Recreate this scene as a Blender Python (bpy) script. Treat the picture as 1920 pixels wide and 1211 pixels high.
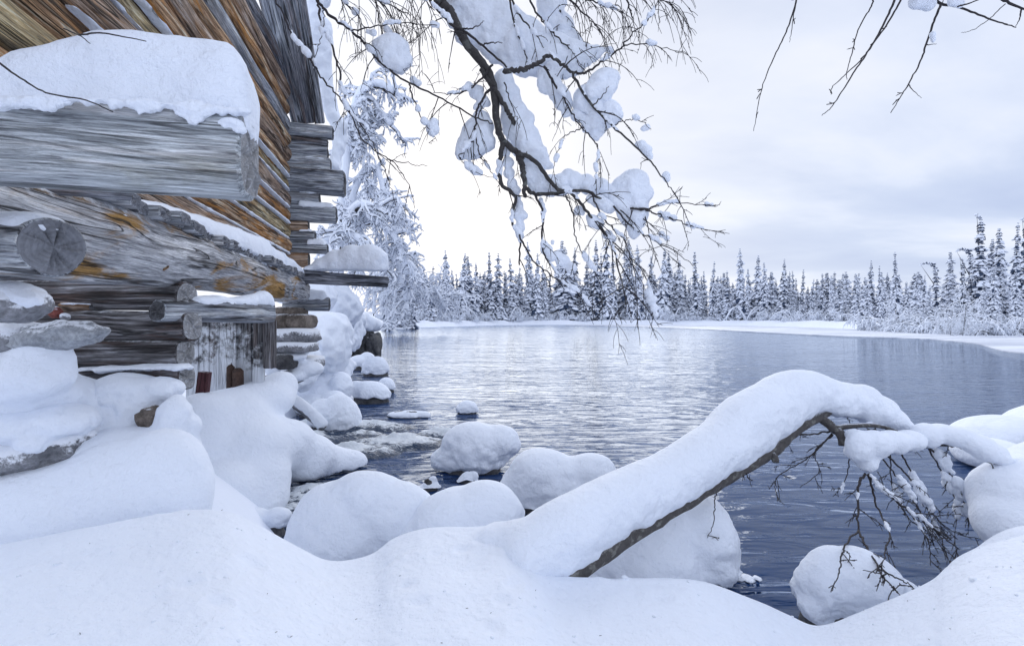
import bpy, math, random
import numpy as np
from mathutils import Vector

# ------------------------------------------------------------------ camera, sky, sun, exposure
scene = bpy.context.scene
for o in list(bpy.data.objects):
    bpy.data.objects.remove(o)
F = 900.0            # focal length in photo pixels (1920 wide)
HY = 597.0           # horizon row in the photo
CAMH = 1.6           # camera height above the water
PITCH = math.atan((605.5 - HY) / F)
cam_data = bpy.data.cameras.new('camera')
cam_data.sensor_width = 36.0
cam_data.lens = 36.0 * F / 1920.0
cam_data.clip_start = 0.02
cam_data.clip_end = 6000.0
camera = bpy.data.objects.new('camera', cam_data)
scene.collection.objects.link(camera)
camera.location = (0, 0, CAMH)
camera.rotation_euler = (math.pi / 2 - PITCH, 0, 0)
scene.camera = camera

SUN_AZ = math.radians(-6.0)      # a veiled low sun ahead, a little to the left
SUN_EL = math.radians(20.0)
scene.view_settings.view_transform = 'Standard'
scene.view_settings.look = 'None'
scene.view_settings.gamma = 1.0
scene.view_settings.use_curve_mapping = False
scene.view_settings.exposure = 0.36

sun_data = bpy.data.lights.new('sun', 'SUN')
sun_data.energy = 1.3
sun_data.angle = math.radians(58)
sun_data.color = (1.0, 0.98, 0.96)
sun = bpy.data.objects.new('sun', sun_data)
scene.collection.objects.link(sun)
sdir = Vector((math.sin(SUN_AZ) * math.cos(SUN_EL), math.cos(SUN_AZ) * math.cos(SUN_EL), math.sin(SUN_EL)))
sun.rotation_euler = sdir.to_track_quat('Z', 'Y').to_euler()
sun.location = sdir * 50


class NT:
    """small helper to write node trees"""
    def __init__(self, tree):
        self.t = tree
        self.n = tree.nodes
        self.l = tree.links

    def new(self, kind, **kw):
        nd = self.n.new(kind)
        for k, v in kw.items():
            setattr(nd, k, v)
        return nd

    def put(self, sock, v):
        if hasattr(v, 'is_linked') or isinstance(v, bpy.types.NodeSocket):
            self.l.new(v, sock)
        elif isinstance(v, (tuple, list)) and sock.type == 'RGBA' and len(v) == 3:
            sock.default_value = (*v, 1)
        else:
            sock.default_value = v

    def math(self, op, a, b=0.0, clamp=False):
        nd = self.new('ShaderNodeMath', operation=op)
        nd.use_clamp = clamp
        self.put(nd.inputs[0], a)
        self.put(nd.inputs[1], b)
        return nd.outputs[0]

    def mix(self, f, a, b, mode='MIX'):
        nd = self.new('ShaderNodeMix', data_type='RGBA', blend_type=mode)
        nd.clamp_factor = True
        self.put(nd.inputs[0], f)
        self.put(nd.inputs[6], a)
        self.put(nd.inputs[7], b)
        return nd.outputs[2]

    def noise(self, vec, scale=1.0, detail=3.0, rough=0.55, dist=0.0):
        nd = self.new('ShaderNodeTexNoise')
        self.put(nd.inputs['Vector'], vec)
        nd.inputs['Scale'].default_value = scale
        nd.inputs['Detail'].default_value = detail
        nd.inputs['Roughness'].default_value = rough
        nd.inputs['Distortion'].default_value = dist
        return nd.outputs['Fac']

    def mapping(self, vec, scale=(1, 1, 1), loc=(0, 0, 0), rot=(0, 0, 0)):
        nd = self.new('ShaderNodeMapping')
        self.put(nd.inputs['Vector'], vec)
        nd.inputs['Scale'].default_value = scale
        nd.inputs['Location'].default_value = loc
        nd.inputs['Rotation'].default_value = rot
        return nd.outputs[0]

    def ramp(self, fac, stops):
        nd = self.new('ShaderNodeValToRGB')
        cr = nd.color_ramp
        while len(cr.elements) < len(stops):
            cr.elements.new(0.5)
        for e, (p, c) in zip(cr.elements, stops):
            e.position = p
            e.color = (*c, 1) if len(c) == 3 else c
        self.put(nd.inputs[0], fac)
        return nd.outputs[0]

    def step(self, fac, a, b):
        nd = self.new('ShaderNodeMapRange', interpolation_type='SMOOTHSTEP')
        self.put(nd.inputs[0], fac)
        nd.inputs[1].default_value = a
        nd.inputs[2].default_value = b
        nd.inputs[3].default_value = 0
        nd.inputs[4].default_value = 1
        return nd.outputs[0]

    def bump(self, h, dist=0.01, strength=1.0, normal=None):
        nd = self.new('ShaderNodeBump')
        self.put(nd.inputs['Height'], h)
        nd.inputs['Distance'].default_value = dist
        nd.inputs['Strength'].default_value = strength
        if normal is not None:
            self.l.new(normal, nd.inputs['Normal'])
        return nd.outputs[0]


world = bpy.data.worlds.new('World')
scene.world = world
world.use_nodes = True
w = NT(world.node_tree)
w.n.clear()
sky = w.new('ShaderNodeTexSky', sky_type='NISHITA')
sky.sun_disc = False
sky.sun_elevation = SUN_EL
sky.sun_rotation = SUN_AZ
tc = w.new('ShaderNodeTexCoord')
sep = w.new('ShaderNodeSeparateXYZ')
w.put(sep.inputs[0], tc.outputs['Generated'])
zz = w.math('ADD', w.math('MAXIMUM', sep.outputs[2], 0.0), 0.16)
comb = w.new('ShaderNodeCombineXYZ')
w.put(comb.inputs[0], w.math('DIVIDE', sep.outputs[0], zz))
w.put(comb.inputs[1], w.math('DIVIDE', sep.outputs[1], zz))
cl = w.mapping(comb.outputs[0], scale=(0.55, 1.0, 1), rot=(0, 0, math.radians(-24)), loc=(3.1, 0.4, 0))
n1 = w.noise(cl, 0.8, 7.0, 0.52, 0.35)
n2 = w.noise(cl, 2.1, 5.0, 0.5, 0.2)
nn = w.math('ADD', w.math('MULTIPLY', n1, 0.8), w.math('MULTIPLY', n2, 0.2))
dark = w.ramp(nn, [(0.36, (4.2, 4.9, 6.8)), (0.47, (4.9, 5.6, 7.3)), (0.55, (6.1, 6.65, 8.0)), (0.64, (7.4, 7.6, 8.3))])
pale = w.ramp(nn, [(0.36, (6.9, 7.7, 9.6)), (0.5, (7.5, 8.2, 9.9)), (0.64, (8.5, 8.85, 10.0))])
# a greyer bank of cloud fills the right half of the view; elsewhere the overcast is thin and pale
bank = w.new('ShaderNodeVectorMath', operation='DOT_PRODUCT')
w.put(bank.inputs[0], tc.outputs['Generated'])
bank.inputs[1].default_value = (0.545, 0.767, 0.338)
cloud = w.mix(w.step(w.math('ADD', bank.outputs['Value'], w.math('MULTIPLY', w.math('SUBTRACT', n1, 0.5), 0.15)), 0.74, 0.93), pale, dark)
# bright veil round the hidden sun
dot = w.new('ShaderNodeVectorMath', operation='DOT_PRODUCT')
w.put(dot.inputs[0], tc.outputs['Generated'])
dot.inputs[1].default_value = tuple(sdir)
glow = w.math('POWER', w.math('MAXIMUM', dot.outputs['Value'], 0.0), 7.0)
cloud = w.mix(w.math('MULTIPLY', glow, 0.85), cloud, (7.95, 7.9, 8.05))
col = w.mix(0.93, sky.outputs[0], cloud)
bg = w.new('ShaderNodeBackground')
w.put(bg.inputs[0], col)
bg.inputs[1].default_value = 0.1
wo = w.new('ShaderNodeOutputWorld')
w.l.new(bg.outputs[0], wo.inputs[0])

# ------------------------------------------------------------------ numbers and geometry helpers
CP, SP = math.cos(PITCH), math.sin(PITCH)


def P(px, py, D):
    """world point seen at photo pixel (px, py) at depth D metres"""
    x = (px - 960.0) / F
    z = -(py - 605.5) / F
    return np.array((x * D, D * (CP + z * SP), CAMH + D * (z * CP - SP)))


def hash3(ix, iy, iz, seed):
    h = (ix * 374761393 + iy * 668265263 + iz * 2147483647 + seed * 974634777) & 0xFFFFFFFF
    h = ((h ^ (h >> 13)) * 1274126177) & 0xFFFFFFFF
    h = ((h ^ (h >> 16)) * 2246822519) & 0xFFFFFFFF
    return ((h ^ (h >> 15)) & 0xFFFFFF) / float(0xFFFFFF)


def vnoise(p, seed=0):
    p = np.asarray(p, float)
    i = np.floor(p).astype(np.int64)
    f = p - i
    u = f * f * (3 - 2 * f)
    r = 0
    for dx in (0, 1):
        wx = u[:, 0] if dx else 1 - u[:, 0]
        for dy in (0, 1):
            wy = u[:, 1] if dy else 1 - u[:, 1]
            for dz in (0, 1):
                wz = u[:, 2] if dz else 1 - u[:, 2]
                r = r + wx * wy * wz * hash3(i[:, 0] + dx, i[:, 1] + dy, i[:, 2] + dz, seed)
    return r * 2 - 1


def fbm(p, seed=0, octaves=3, gain=0.5):
    p = np.asarray(p, float)
    a, s, r = 1.0, 1.0, 0
    for k in range(octaves):
        r = r + a * vnoise(p * s + 17.3 * k, seed + k)
        a *= gain
        s *= 2.03
    return r


def catmull(pts, n):
    """resample a polyline of any-dimensional points through a Catmull-Rom spline"""
    p = np.asarray(pts, float)
    if len(p) == 2:
        t = np.linspace(0, 1, n)[:, None]
        return p[0] * (1 - t) + p[1] * t
    e = np.vstack([2 * p[0] - p[1], p, 2 * p[-1] - p[-2]])
    m = len(p) - 1
    s = np.linspace(0, m - 1e-6, n)
    k = s.astype(int)
    t = (s - k)[:, None]
    a, b, c, d = e[k], e[k + 1], e[k + 2], e[k + 3]
    return 0.5 * (2 * b + (c - a) * t + (2 * a - 5 * b + 4 * c - d) * t ** 2 + (3 * b - 3 * c + d - a) * t ** 3)


ORG = {}
COL = scene.collection


def tag(o, label=None, cat=None, group=None, kind=None):
    if label:
        o['label'] = label
    if cat:
        o['category'] = cat
    if group:
        o['group'] = group
    if kind:
        o['kind'] = kind
    return o


def thing(name, loc, label, cat, group=None):
    o = bpy.data.objects.new(name, None)
    COL.objects.link(o)
    o.location = loc
    o.empty_display_size = 0.2
    ORG[o.name] = np.array(loc, float)
    return tag(o, label, cat, group)


def link(name, me, parent=None, org=None):
    o = bpy.data.objects.new(name, me)
    COL.objects.link(o)
    org = np.zeros(3) if org is None else np.array(org, float)
    ORG[o.name] = org
    if parent is not None:
        o.parent = parent
        o.location = org - ORG[parent.name]
    else:
        o.location = org
    return o


def to_mesh(name, V, Fc, mats, smooth=True, midx=None, grain=None, scal=None):
    me = bpy.data.meshes.new(name)
    V = np.asarray(V, float)
    if isinstance(Fc, np.ndarray):
        k = Fc.shape[1]
        me.vertices.add(len(V))
        me.vertices.foreach_set('co', V.astype(np.float32).ravel())
        me.loops.add(Fc.size)
        me.loops.foreach_set('vertex_index', Fc.astype(np.int32).ravel())
        me.polygons.add(len(Fc))
        me.polygons.foreach_set('loop_start', np.arange(0, Fc.size, k, dtype=np.int32))
        me.polygons.foreach_set('loop_total', np.full(len(Fc), k, dtype=np.int32))
        me.update(calc_edges=True)
    else:
        me.from_pydata(V.tolist(), [], Fc)
    for m in (mats if isinstance(mats, (list, tuple)) else [mats]):
        me.materials.append(m)
    if midx is not None:
        me.polygons.foreach_set('material_index', np.asarray(midx, dtype=np.int32))
    if smooth is True:
        me.polygons.foreach_set('use_smooth', np.ones(len(me.polygons), dtype=bool))
    elif smooth is not False:
        me.polygons.foreach_set('use_smooth', np.asarray(smooth, dtype=bool))
    if grain is not None:
        a = me.attributes.new('grain', 'FLOAT_VECTOR', 'POINT')
        a.data.foreach_set('vector', np.asarray(grain, dtype=np.float32).ravel())
    if scal is not None:
        for nm, arr in scal.items():
            a = me.attributes.new(nm, 'FLOAT', 'POINT')
            a.data.foreach_set('value', np.asarray(arr, dtype=np.float32).ravel())
    me.validate()
    me.update()
    return me


def mk(name, V, Fc, mats, parent=None, org=None, **kw):
    V = np.asarray(V, float)
    if org is None:
        org = np.array([V[:, 0].mean(), V[:, 1].mean(), V[:, 2].min()])
    me = to_mesh(name, V - np.asarray(org), Fc, mats, **kw)
    return link(name, me, parent, org)


class MB:
    """collects vertices and faces of one mesh"""
    def __init__(self):
        self.V = []
        self.F = []
        self.M = []
        self.G = []
        self.n = 0

    def add(self, V, Fc, m=0, G=None):
        V = np.asarray(V, float)
        self.V.append(V)
        self.F.extend([tuple(int(i) + self.n for i in f) for f in Fc])
        self.M.extend([m] * len(Fc))
        self.G.append(np.asarray(G, float) if G is not None else V)
        self.n += len(V)

    def tube(self, pts, radii, sides=6, m=0, cap=True, squash=None, off=None, rng=None, rough=0.0):
        pts = np.asarray(pts, float)
        n = len(pts)
        r = np.atleast_1d(np.asarray(radii, float))
        r = np.interp(np.linspace(0, 1, n), np.linspace(0, 1, len(r)), r) if len(r) != n else r
        tan = np.gradient(pts, axis=0)
        tan /= np.linalg.norm(tan, axis=1)[:, None] + 1e-12
        ref = np.array((0, 0, 1.0)) if abs(tan[:, 2]).mean() < 0.8 else np.array((1.0, 0, 0))
        a = np.cross(tan, ref)
        a /= np.linalg.norm(a, axis=1)[:, None] + 1e-12
        b = np.cross(a, tan)
        th = np.linspace(0, 2 * math.pi, sides, endpoint=False)
        ca, sa = np.cos(th), np.sin(th)
        sq = 1.0 if squash is None else squash
        rr = r[:, None] * np.ones((1, sides))
        if rough:
            rr = rr * (1 + rough * (rng.random((n, sides)) - 0.5))
        V = pts[:, None, :] + rr[:, :, None] * (ca[None, :, None] * a[:, None, :] + sq * sa[None, :, None] * b[:, None, :])
        if off is not None:
            V = V + off
        s = np.concatenate([[0], np.cumsum(np.linalg.norm(np.diff(pts, axis=0), axis=1))])
        G = np.stack([np.repeat(s, sides), (rr * ca).ravel(), (rr * sa).ravel()], 1)
        V = V.reshape(-1, 3)
        Fc = []
        for i in range(n - 1):
            for j in range(sides):
                k = (j + 1) % sides
                Fc.append((i * sides + j, i * sides + k, (i + 1) * sides + k, (i + 1) * sides + j))
        if cap:
            Fc.append(tuple(range(sides - 1, -1, -1)))
            Fc.append(tuple((n - 1) * sides + j for j in range(sides)))
        self.add(V, Fc, m, G)

    def build(self, name, mats, parent=None, org=None, smooth=True):
        return mk(name, np.vstack(self.V), self.F, mats, parent, org, smooth=smooth, midx=self.M, grain=np.vstack(self.G))

    def mesh(self, name, mats, smooth=True):
        return to_mesh(name, np.vstack(self.V), self.F, mats, smooth=smooth, midx=self.M, grain=np.vstack(self.G))


def ico(sub=2):
    import bmesh
    bm = bmesh.new()
    bmesh.ops.create_icosphere(bm, subdivisions=sub, radius=1.0)
    V = np.array([v.co[:] for v in bm.verts])
    Fc = np.array([[v.index for v in f.verts] for f in bm.faces])
    bm.free()
    return V, Fc


ICO = {k: ico(k) for k in (1, 2, 3, 4)}


def union(parts, voxel, smooth_it=4):
    """one closed skin round several ellipsoids (centre, radii) or (verts, faces); returns verts, quad-ish faces"""
    Vs, Fs, n = [], [], 0
    for p in parts:
        c, r = np.asarray(p[0], float), np.asarray(p[1], float)
        v, f = ICO[3]
        if len(p) > 2 and p[2] is not None:
            v = (v * r) @ np.asarray(p[2]).T + c
        else:
            v = v * r + c
        Vs.append(v)
        Fs.append(f + n)
        n += len(v)
    me = bpy.data.meshes.new('tmp')
    me.from_pydata(np.vstack(Vs).tolist(), [], np.vstack(Fs).tolist())
    ob = bpy.data.objects.new('tmp', me)
    COL.objects.link(ob)
    md = ob.modifiers.new('r', 'REMESH')
    md.mode = 'VOXEL'
    md.voxel_size = voxel
    dg = bpy.context.evaluated_depsgraph_get()
    ev = ob.evaluated_get(dg)
    m2 = bpy.data.meshes.new_from_object(ev)
    V = np.empty(len(m2.vertices) * 3, np.float32)
    m2.vertices.foreach_get('co', V)
    V = V.reshape(-1, 3).astype(float)
    E = np.empty(len(m2.edges) * 2, np.int32)
    m2.edges.foreach_get('vertices', E)
    E = E.reshape(-1, 2)
    Fc = [tuple(p.vertices) for p in m2.polygons]
    if all(len(f) == 4 for f in Fc):
        Fc = np.array(Fc)
    bpy.data.objects.remove(ob)
    bpy.data.meshes.remove(me)
    bpy.data.meshes.remove(m2)
    V = relax(V, E, smooth_it)
    return V, Fc, E


def relax(V, E, it, keep=0.5):
    deg = np.bincount(E.ravel(), minlength=len(V)).astype(float)[:, None] + 1e-9
    for _ in range(it):
        s = np.zeros_like(V)
        for k in range(3):
            s[:, k] = np.bincount(E[:, 0], V[E[:, 1], k], len(V)) + np.bincount(E[:, 1], V[E[:, 0], k], len(V))
        V = V * keep + s / deg * (1 - keep)
    return V


def normals(V, Fc):
    if not isinstance(Fc, np.ndarray):
        return np.zeros_like(V)
    a = V[Fc[:, 2]] - V[Fc[:, 0]]
    b = V[Fc[:, -1]] - V[Fc[:, 1]]
    n = np.cross(a, b)
    N = np.zeros_like(V)
    for k in range(Fc.shape[1]):
        for c in range(3):
            N[:, c] += np.bincount(Fc[:, k], n[:, c], len(V))
    return N / (np.linalg.norm(N, axis=1)[:, None] + 1e-12)


def snow_skin(parts, voxel, smooth_it=5, rough=0.012, scale=9.0, seed=0, zmin=None, zragged=0.02, soft=0.03):
    """snow lump: merged ellipsoids, smoothed, with soft unevenness; flattened below zmin"""
    V, Fc, E = union(parts, voxel, smooth_it)
    N = normals(V, Fc)
    V = V + N * (fbm(V * 2.2, seed, 2)[:, None] * soft)
    steep = np.clip(1.0 - N[:, 2], 0.12, 1.0)
    V = V + N * (fbm(V * scale, seed + 5, 3)[:, None] * rough * steep[:, None])
    if zmin is not None:
        zl = zmin + zragged * fbm(np.c_[V[:, :2] * 7, V[:, 2] * 0], seed + 9, 3)
        under = V[:, 2] < zl
        V[under, 2] = zl[under] + (V[under, 2] - zl[under]) * 0.06
    return V, Fc


R_ = np.random.default_rng(7)
random.seed(7)

# ------------------------------------------------------------------ materials
def material(name):
    m = bpy.data.materials.new(name)
    m.use_nodes = True
    t = NT(m.node_tree)
    bs = t.n['Principled BSDF']
    return m, t, bs


def pos(t):
    return t.new('ShaderNodeNewGeometry').outputs['Position']


def objco(t):
    return t.new('ShaderNodeTexCoord').outputs['Object']


def snow_mat(name, colr=(0.845, 0.89, 0.975), grit=1.0, frost=0.0):
    m, t, bs = material(name)
    p = pos(t)
    a = t.noise(p, 3.0, 4, 0.5)
    c = t.mix(a, tuple(x * 0.965 for x in colr), tuple(min(1, x * 1.03) for x in colr))
    t.put(bs.inputs['Base Color'], c)
    bs.inputs['Roughness'].default_value = 0.75
    bs.inputs['Specular IOR Level'].default_value = 0.2
    h1 = t.noise(p, 34.0, 4, 0.62)
    h2 = t.noise(p, 170.0, 3, 0.7)
    h3 = t.noise(p, 9.0, 3, 0.5)
    nb = t.bump(h3, 0.035 * grit, 0.6)
    nb = t.bump(h1, 0.014 * grit, 0.8, nb)
    nb = t.bump(h2, 0.0035 * grit, 0.8, nb)
    t.put(bs.inputs['Normal'], nb)
    return m


SNOW = snow_mat('snow')
SNOW_FAR = snow_mat('snow_far', (0.845, 0.885, 0.97), 0.5)


def wood(name, cols, patch=None, patch_amt=0.5, frost=0.0, crack=1.0, warm=0.0, side_frost=0.0, spray=None, gain=1.35, pscale=(1.1, 12, 12), crackw=0.034):
    m, t, bs = material(name)
    at = t.new('ShaderNodeAttribute', attribute_name='grain').outputs['Vector']
    wn = t.new('ShaderNodeTexNoise')
    t.put(wn.inputs['Vector'], t.mapping(at, (1.3, 5, 5)))
    wn.inputs['Scale'].default_value = 1.0
    wn.inputs['Detail'].default_value = 2.0
    wv = t.new('ShaderNodeVectorMath', operation='MULTIPLY_ADD')
    t.put(wv.inputs[0], wn.outputs['Color'])
    wv.inputs[1].default_value = (0.0, 0.045, 0.045)
    t.put(wv.inputs[2], at)
    at = wv.outputs[0]
    cols = [tuple(min(0.8, x * gain) for x in cc) for cc in cols]
    n1 = t.noise(t.mapping(at, (1.5, 26, 26)), 1.0, 7, 0.66, 0.9)
    k = len(cols)
    c = t.ramp(n1, [(0.33 + 0.32 * i / (k - 1), cc) for i, cc in enumerate(cols)])
    big = t.noise(t.mapping(at, (1.4, 3.0, 3.0)), 1.0, 3, 0.5)
    c = t.mix(t.step(big, 0.35, 0.7), c, t.mix(1.0, c, (0.66, 0.67, 0.70), 'MULTIPLY'))
    if patch is not None:
        pn = t.noise(t.mapping(at, pscale, loc=(3, 5, 7)), 1.0, 6, 0.62, 0.8)
        f = t.math('MULTIPLY', t.step(pn, 0.50, 0.64), patch_amt)
        c = t.mix(f, c, t.mix(n1, tuple(x * 0.45 for x in patch), tuple(min(1, x * 1.25) for x in patch)))
    fine = t.noise(t.mapping(at, (6.0, 150, 150)), 1.0, 5, 0.7, 0.5)
    c = t.mix(1.0, c, t.ramp(fine, [(0.33, (0.32, 0.32, 0.34)), (0.5, (0.95, 0.95, 0.95)), (0.68, (1.5, 1.5, 1.5))]), 'MULTIPLY')
    cr = t.noise(t.mapping(at, (0.55, 13, 13), loc=(1, 2, 3)), 1.0, 3, 0.45, 1.2)
    line = t.math('SUBTRACT', 1.0, t.step(t.math('ABSOLUTE', t.math('SUBTRACT', cr, 0.5)), 0.004, crackw))
    gate = t.step(t.noise(t.mapping(at, (1.2, 4, 4)), 1.0, 2), 0.38, 0.55)
    line = t.math('MULTIPLY', t.math('MULTIPLY', line, gate), 0.85 * crack)
    c = t.mix(line, c, (0.015, 0.014, 0.014))
    hgt = t.math('SUBTRACT', t.math('ADD', t.math('MULTIPLY', fine, 0.5), t.math('MULTIPLY', n1, 0.7)), t.math('MULTIPLY', line, 0.9))
    nb = t.bump(hgt, 0.022, 1.0)
    if frost > 0:
        g = t.new('ShaderNodeNewGeometry')
        sx = t.new('ShaderNodeSeparateXYZ')
        t.put(sx.inputs[0], g.outputs['Normal'])
        fn = t.noise(g.outputs['Position'], 16, 6, 0.72)
        fn2 = t.noise(g.outputs['Position'], 3.0, 3, 0.6)
        up = t.math('ADD', t.math('MULTIPLY', sx.outputs[2], 0.55), t.math('ADD', t.math('MULTIPLY', fn, 0.7), t.math('MULTIPLY', fn2, 0.35 + side_frost)))
        if spray is not None:      # rime thrown up by the water, thick near the stream
            sz = t.new('ShaderNodeSeparateXYZ')
            t.put(sz.inputs[0], g.outputs['Position'])
            up = t.math('ADD', up, t.math('MULTIPLY', t.math('SUBTRACT', spray, sz.outputs[2]), 0.75))
        ff = t.step(up, 1.02 - frost * 0.5, 1.22 - frost * 0.5)
        c = t.mix(t.math('MULTIPLY', ff, 0.92), c, (0.80, 0.84, 0.90))
    t.put(bs.inputs['Base Color'], c)
    bs.inputs['Roughness'].default_value = 0.85
    bs.inputs['Specular IOR Level'].default_value = 0.25
    t.put(bs.inputs['Normal'], nb)
    return m


GREY = [(0.06, 0.065, 0.075), (0.19, 0.205, 0.235), (0.36, 0.385, 0.42), (0.56, 0.58, 0.61)]
W_BEAM = wood('wood_weathered_beam', [(0.14, 0.15, 0.165), (0.34, 0.365, 0.385), (0.46, 0.485, 0.50), (0.60, 0.61, 0.62)], (0.33, 0.31, 0.20), 0.4, frost=0.22, gain=1.45, pscale=(1.5, 6, 6), crackw=0.036)
W_GREY = wood('wood_weathered_grey', GREY, (0.26, 0.19, 0.12), 0.35, frost=0.14)
W_DARK = wood('wood_dark_grey', [(0.03, 0.03, 0.036), (0.10, 0.105, 0.12), (0.22, 0.23, 0.26), (0.34, 0.35, 0.38)], (0.17, 0.10, 0.06), 0.5, frost=0.12)
W_BROWN = wood('wood_brown', [(0.04, 0.027, 0.022), (0.17, 0.115, 0.08), (0.32, 0.235, 0.175), (0.52, 0.45, 0.39)], (0.46, 0.22, 0.07), 0.6, frost=0.08, gain=1.55, crackw=0.035)
W_ORANGE = wood('wood_orange', [(0.04, 0.024, 0.016), (0.19, 0.105, 0.055), (0.40, 0.25, 0.14), (0.58, 0.48, 0.37)], (0.56, 0.24, 0.05), 0.85, frost=0.05, gain=1.55, crackw=0.035)
W_OCHRE = wood('wood_ochre', [(0.035, 0.033, 0.03), (0.17, 0.14, 0.09), (0.42, 0.32, 0.17), (0.62, 0.54, 0.40)], (0.34, 0.17, 0.05), 0.6, frost=0.05, gain=1.4, crackw=0.035)
W_SILL = wood('wood_sill', [(0.08, 0.08, 0.085), (0.27, 0.275, 0.29), (0.44, 0.445, 0.46), (0.60, 0.60, 0.60)], (0.46, 0.25, 0.06), 0.95, frost=0.42, gain=1.5, pscale=(1.3, 4.5, 4.5))
W_FOUND = wood('wood_foundation', [(0.018, 0.016, 0.018), (0.065, 0.06, 0.062), (0.15, 0.145, 0.15), (0.30, 0.30, 0.32)], (0.12, 0.06, 0.04), 0.6, frost=0.10)
W_PLANK = wood('wood_plank', [(0.08, 0.085, 0.095), (0.22, 0.235, 0.26), (0.38, 0.40, 0.43), (0.56, 0.58, 0.61)], (0.22, 0.17, 0.12), 0.3, frost=0.15, gain=1.5)
W_FROST = wood('wood_frosted', [(0.02, 0.02, 0.022), (0.08, 0.08, 0.085), (0.2, 0.2, 0.21), (0.3, 0.3, 0.32)], (0.12, 0.07, 0.05), 0.5, frost=0.5, side_frost=0.4, spray=1.50, gain=1.0)


def end_grain(name, c0, c1, frost):
    m, t, bs = material(name)
    at = t.new('ShaderNodeAttribute', attribute_name='grain').outputs['Vector']
    s = t.new('ShaderNodeSeparateXYZ')
    t.put(s.inputs[0], at)
    wob = t.noise(t.mapping(at, (1, 9, 9)), 1.0, 3)
    r = t.math('SQRT', t.math('ADD', t.math('MULTIPLY', s.outputs[1], s.outputs[1]), t.math('MULTIPLY', s.outputs[2], s.outputs[2])))
    ring = t.math('SINE', t.math('MULTIPLY', t.math('ADD', r, t.math('MULTIPLY', wob, 0.03)), 420.0))
    c = t.mix(t.math('ADD', t.math('MULTIPLY', ring, 0.07), 0.5), c0, c1)
    n = t.noise(t.mapping(at, (1, 40, 40)), 1.0, 4, 0.7)
    c = t.mix(1.0, c, t.ramp(n, [(0.3, (0.75, 0.75, 0.75)), (0.7, (1.2, 1.2, 1.2))]), 'MULTIPLY')
    f = t.math('MULTIPLY', t.step(t.noise(pos(t), 60, 6, 0.75), 0.66 - frost * 0.3, 0.92 - frost * 0.3), 0.7)
    c = t.mix(f, c, (0.72, 0.76, 0.84))
    t.put(bs.inputs['Base Color'], c)
    bs.inputs['Roughness'].default_value = 0.9
    t.put(bs.inputs['Normal'], t.bump(t.math('ADD', n, t.math('MULTIPLY', ring, 0.2)), 0.01, 0.7))
    return m


END = end_grain('end_grain_grey', (0.11, 0.115, 0.13), (0.27, 0.28, 0.31), -0.2)
END_DARK = end_grain('end_grain_dark', (0.04, 0.04, 0.046), (0.12, 0.122, 0.13), 0.2)
END_FROST = end_grain('end_grain_frosted', (0.20, 0.20, 0.20), (0.36, 0.36, 0.37), 0.6)


def rock_mat(name, c0, c1, frost):
    m, t, bs = material(name)
    p = pos(t)
    n = t.noise(p, 7, 6, 0.68)
    n2 = t.noise(p, 45, 4, 0.7)
    c = t.mix(t.step(n, 0.3, 0.7), c0, c1)
    c = t.mix(1.0, c, t.ramp(n2, [(0.3, (0.55, 0.55, 0.55)), (0.7, (1.3, 1.3, 1.3))]), 'MULTIPLY')
    g = t.new('ShaderNodeNewGeometry')
    s = t.new('ShaderNodeSeparateXYZ')
    t.put(s.inputs[0], g.outputs['Normal'])
    up = t.math('ADD', t.math('MULTIPLY', s.outputs[2], 0.5), t.math('ADD', t.math('MULTIPLY', n2, 0.6), t.math('MULTIPLY', n, 0.5)))
    c = t.mix(t.step(up, 1.15 - frost * 0.6, 1.32 - frost * 0.6), c, (0.80, 0.83, 0.89))
    t.put(bs.inputs['Base Color'], c)
    bs.inputs['Roughness'].default_value = 0.8
    t.put(bs.inputs['Normal'], t.bump(t.math('ADD', n, t.math('MULTIPLY', n2, 0.3)), 0.03, 0.8))
    return m


ROCK = rock_mat('rock_wet', (0.03, 0.03, 0.034), (0.11, 0.11, 0.115), 0.25)
ROCK_FROST = rock_mat('rock_frosted', (0.12, 0.125, 0.14), (0.30, 0.305, 0.33), 1.05)
ROCK_BROWN = rock_mat('rock_brown', (0.07, 0.055, 0.045), (0.24, 0.20, 0.17), 0.35)
ROCK_SLAB = rock_mat('rock_slab', (0.26, 0.28, 0.31), (0.42, 0.44, 0.47), 0.5)


def bark_mat(name, c0, c1, lichen, frost):
    m, t, bs = material(name)
    p = pos(t)
    n = t.noise(p, 28, 5, 0.7)
    n2 = t.noise(p, 120, 3, 0.6)
    c = t.mix(n, c0, c1)
    c = t.mix(t.math('MULTIPLY', t.step(t.noise(p, 19, 4, 0.6), 0.54, 0.66), 0.7), c, lichen)
    if frost:
        g = t.new('ShaderNodeNewGeometry')
        s = t.new('ShaderNodeSeparateXYZ')
        t.put(s.inputs[0], g.outputs['Normal'])
        c = t.mix(t.step(t.math('ADD', t.math('MULTIPLY', s.outputs[2], 0.5), t.math('MULTIPLY', n2, frost)), 0.5, 0.7), c, (0.8, 0.83, 0.9))
    t.put(bs.inputs['Base Color'], c)
    bs.inputs['Roughness'].default_value = 0.85
    t.put(bs.inputs['Normal'], t.bump(t.math('ADD', n, t.math('MULTIPLY', n2, 0.5)), 0.012, 0.9))
    return m


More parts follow.
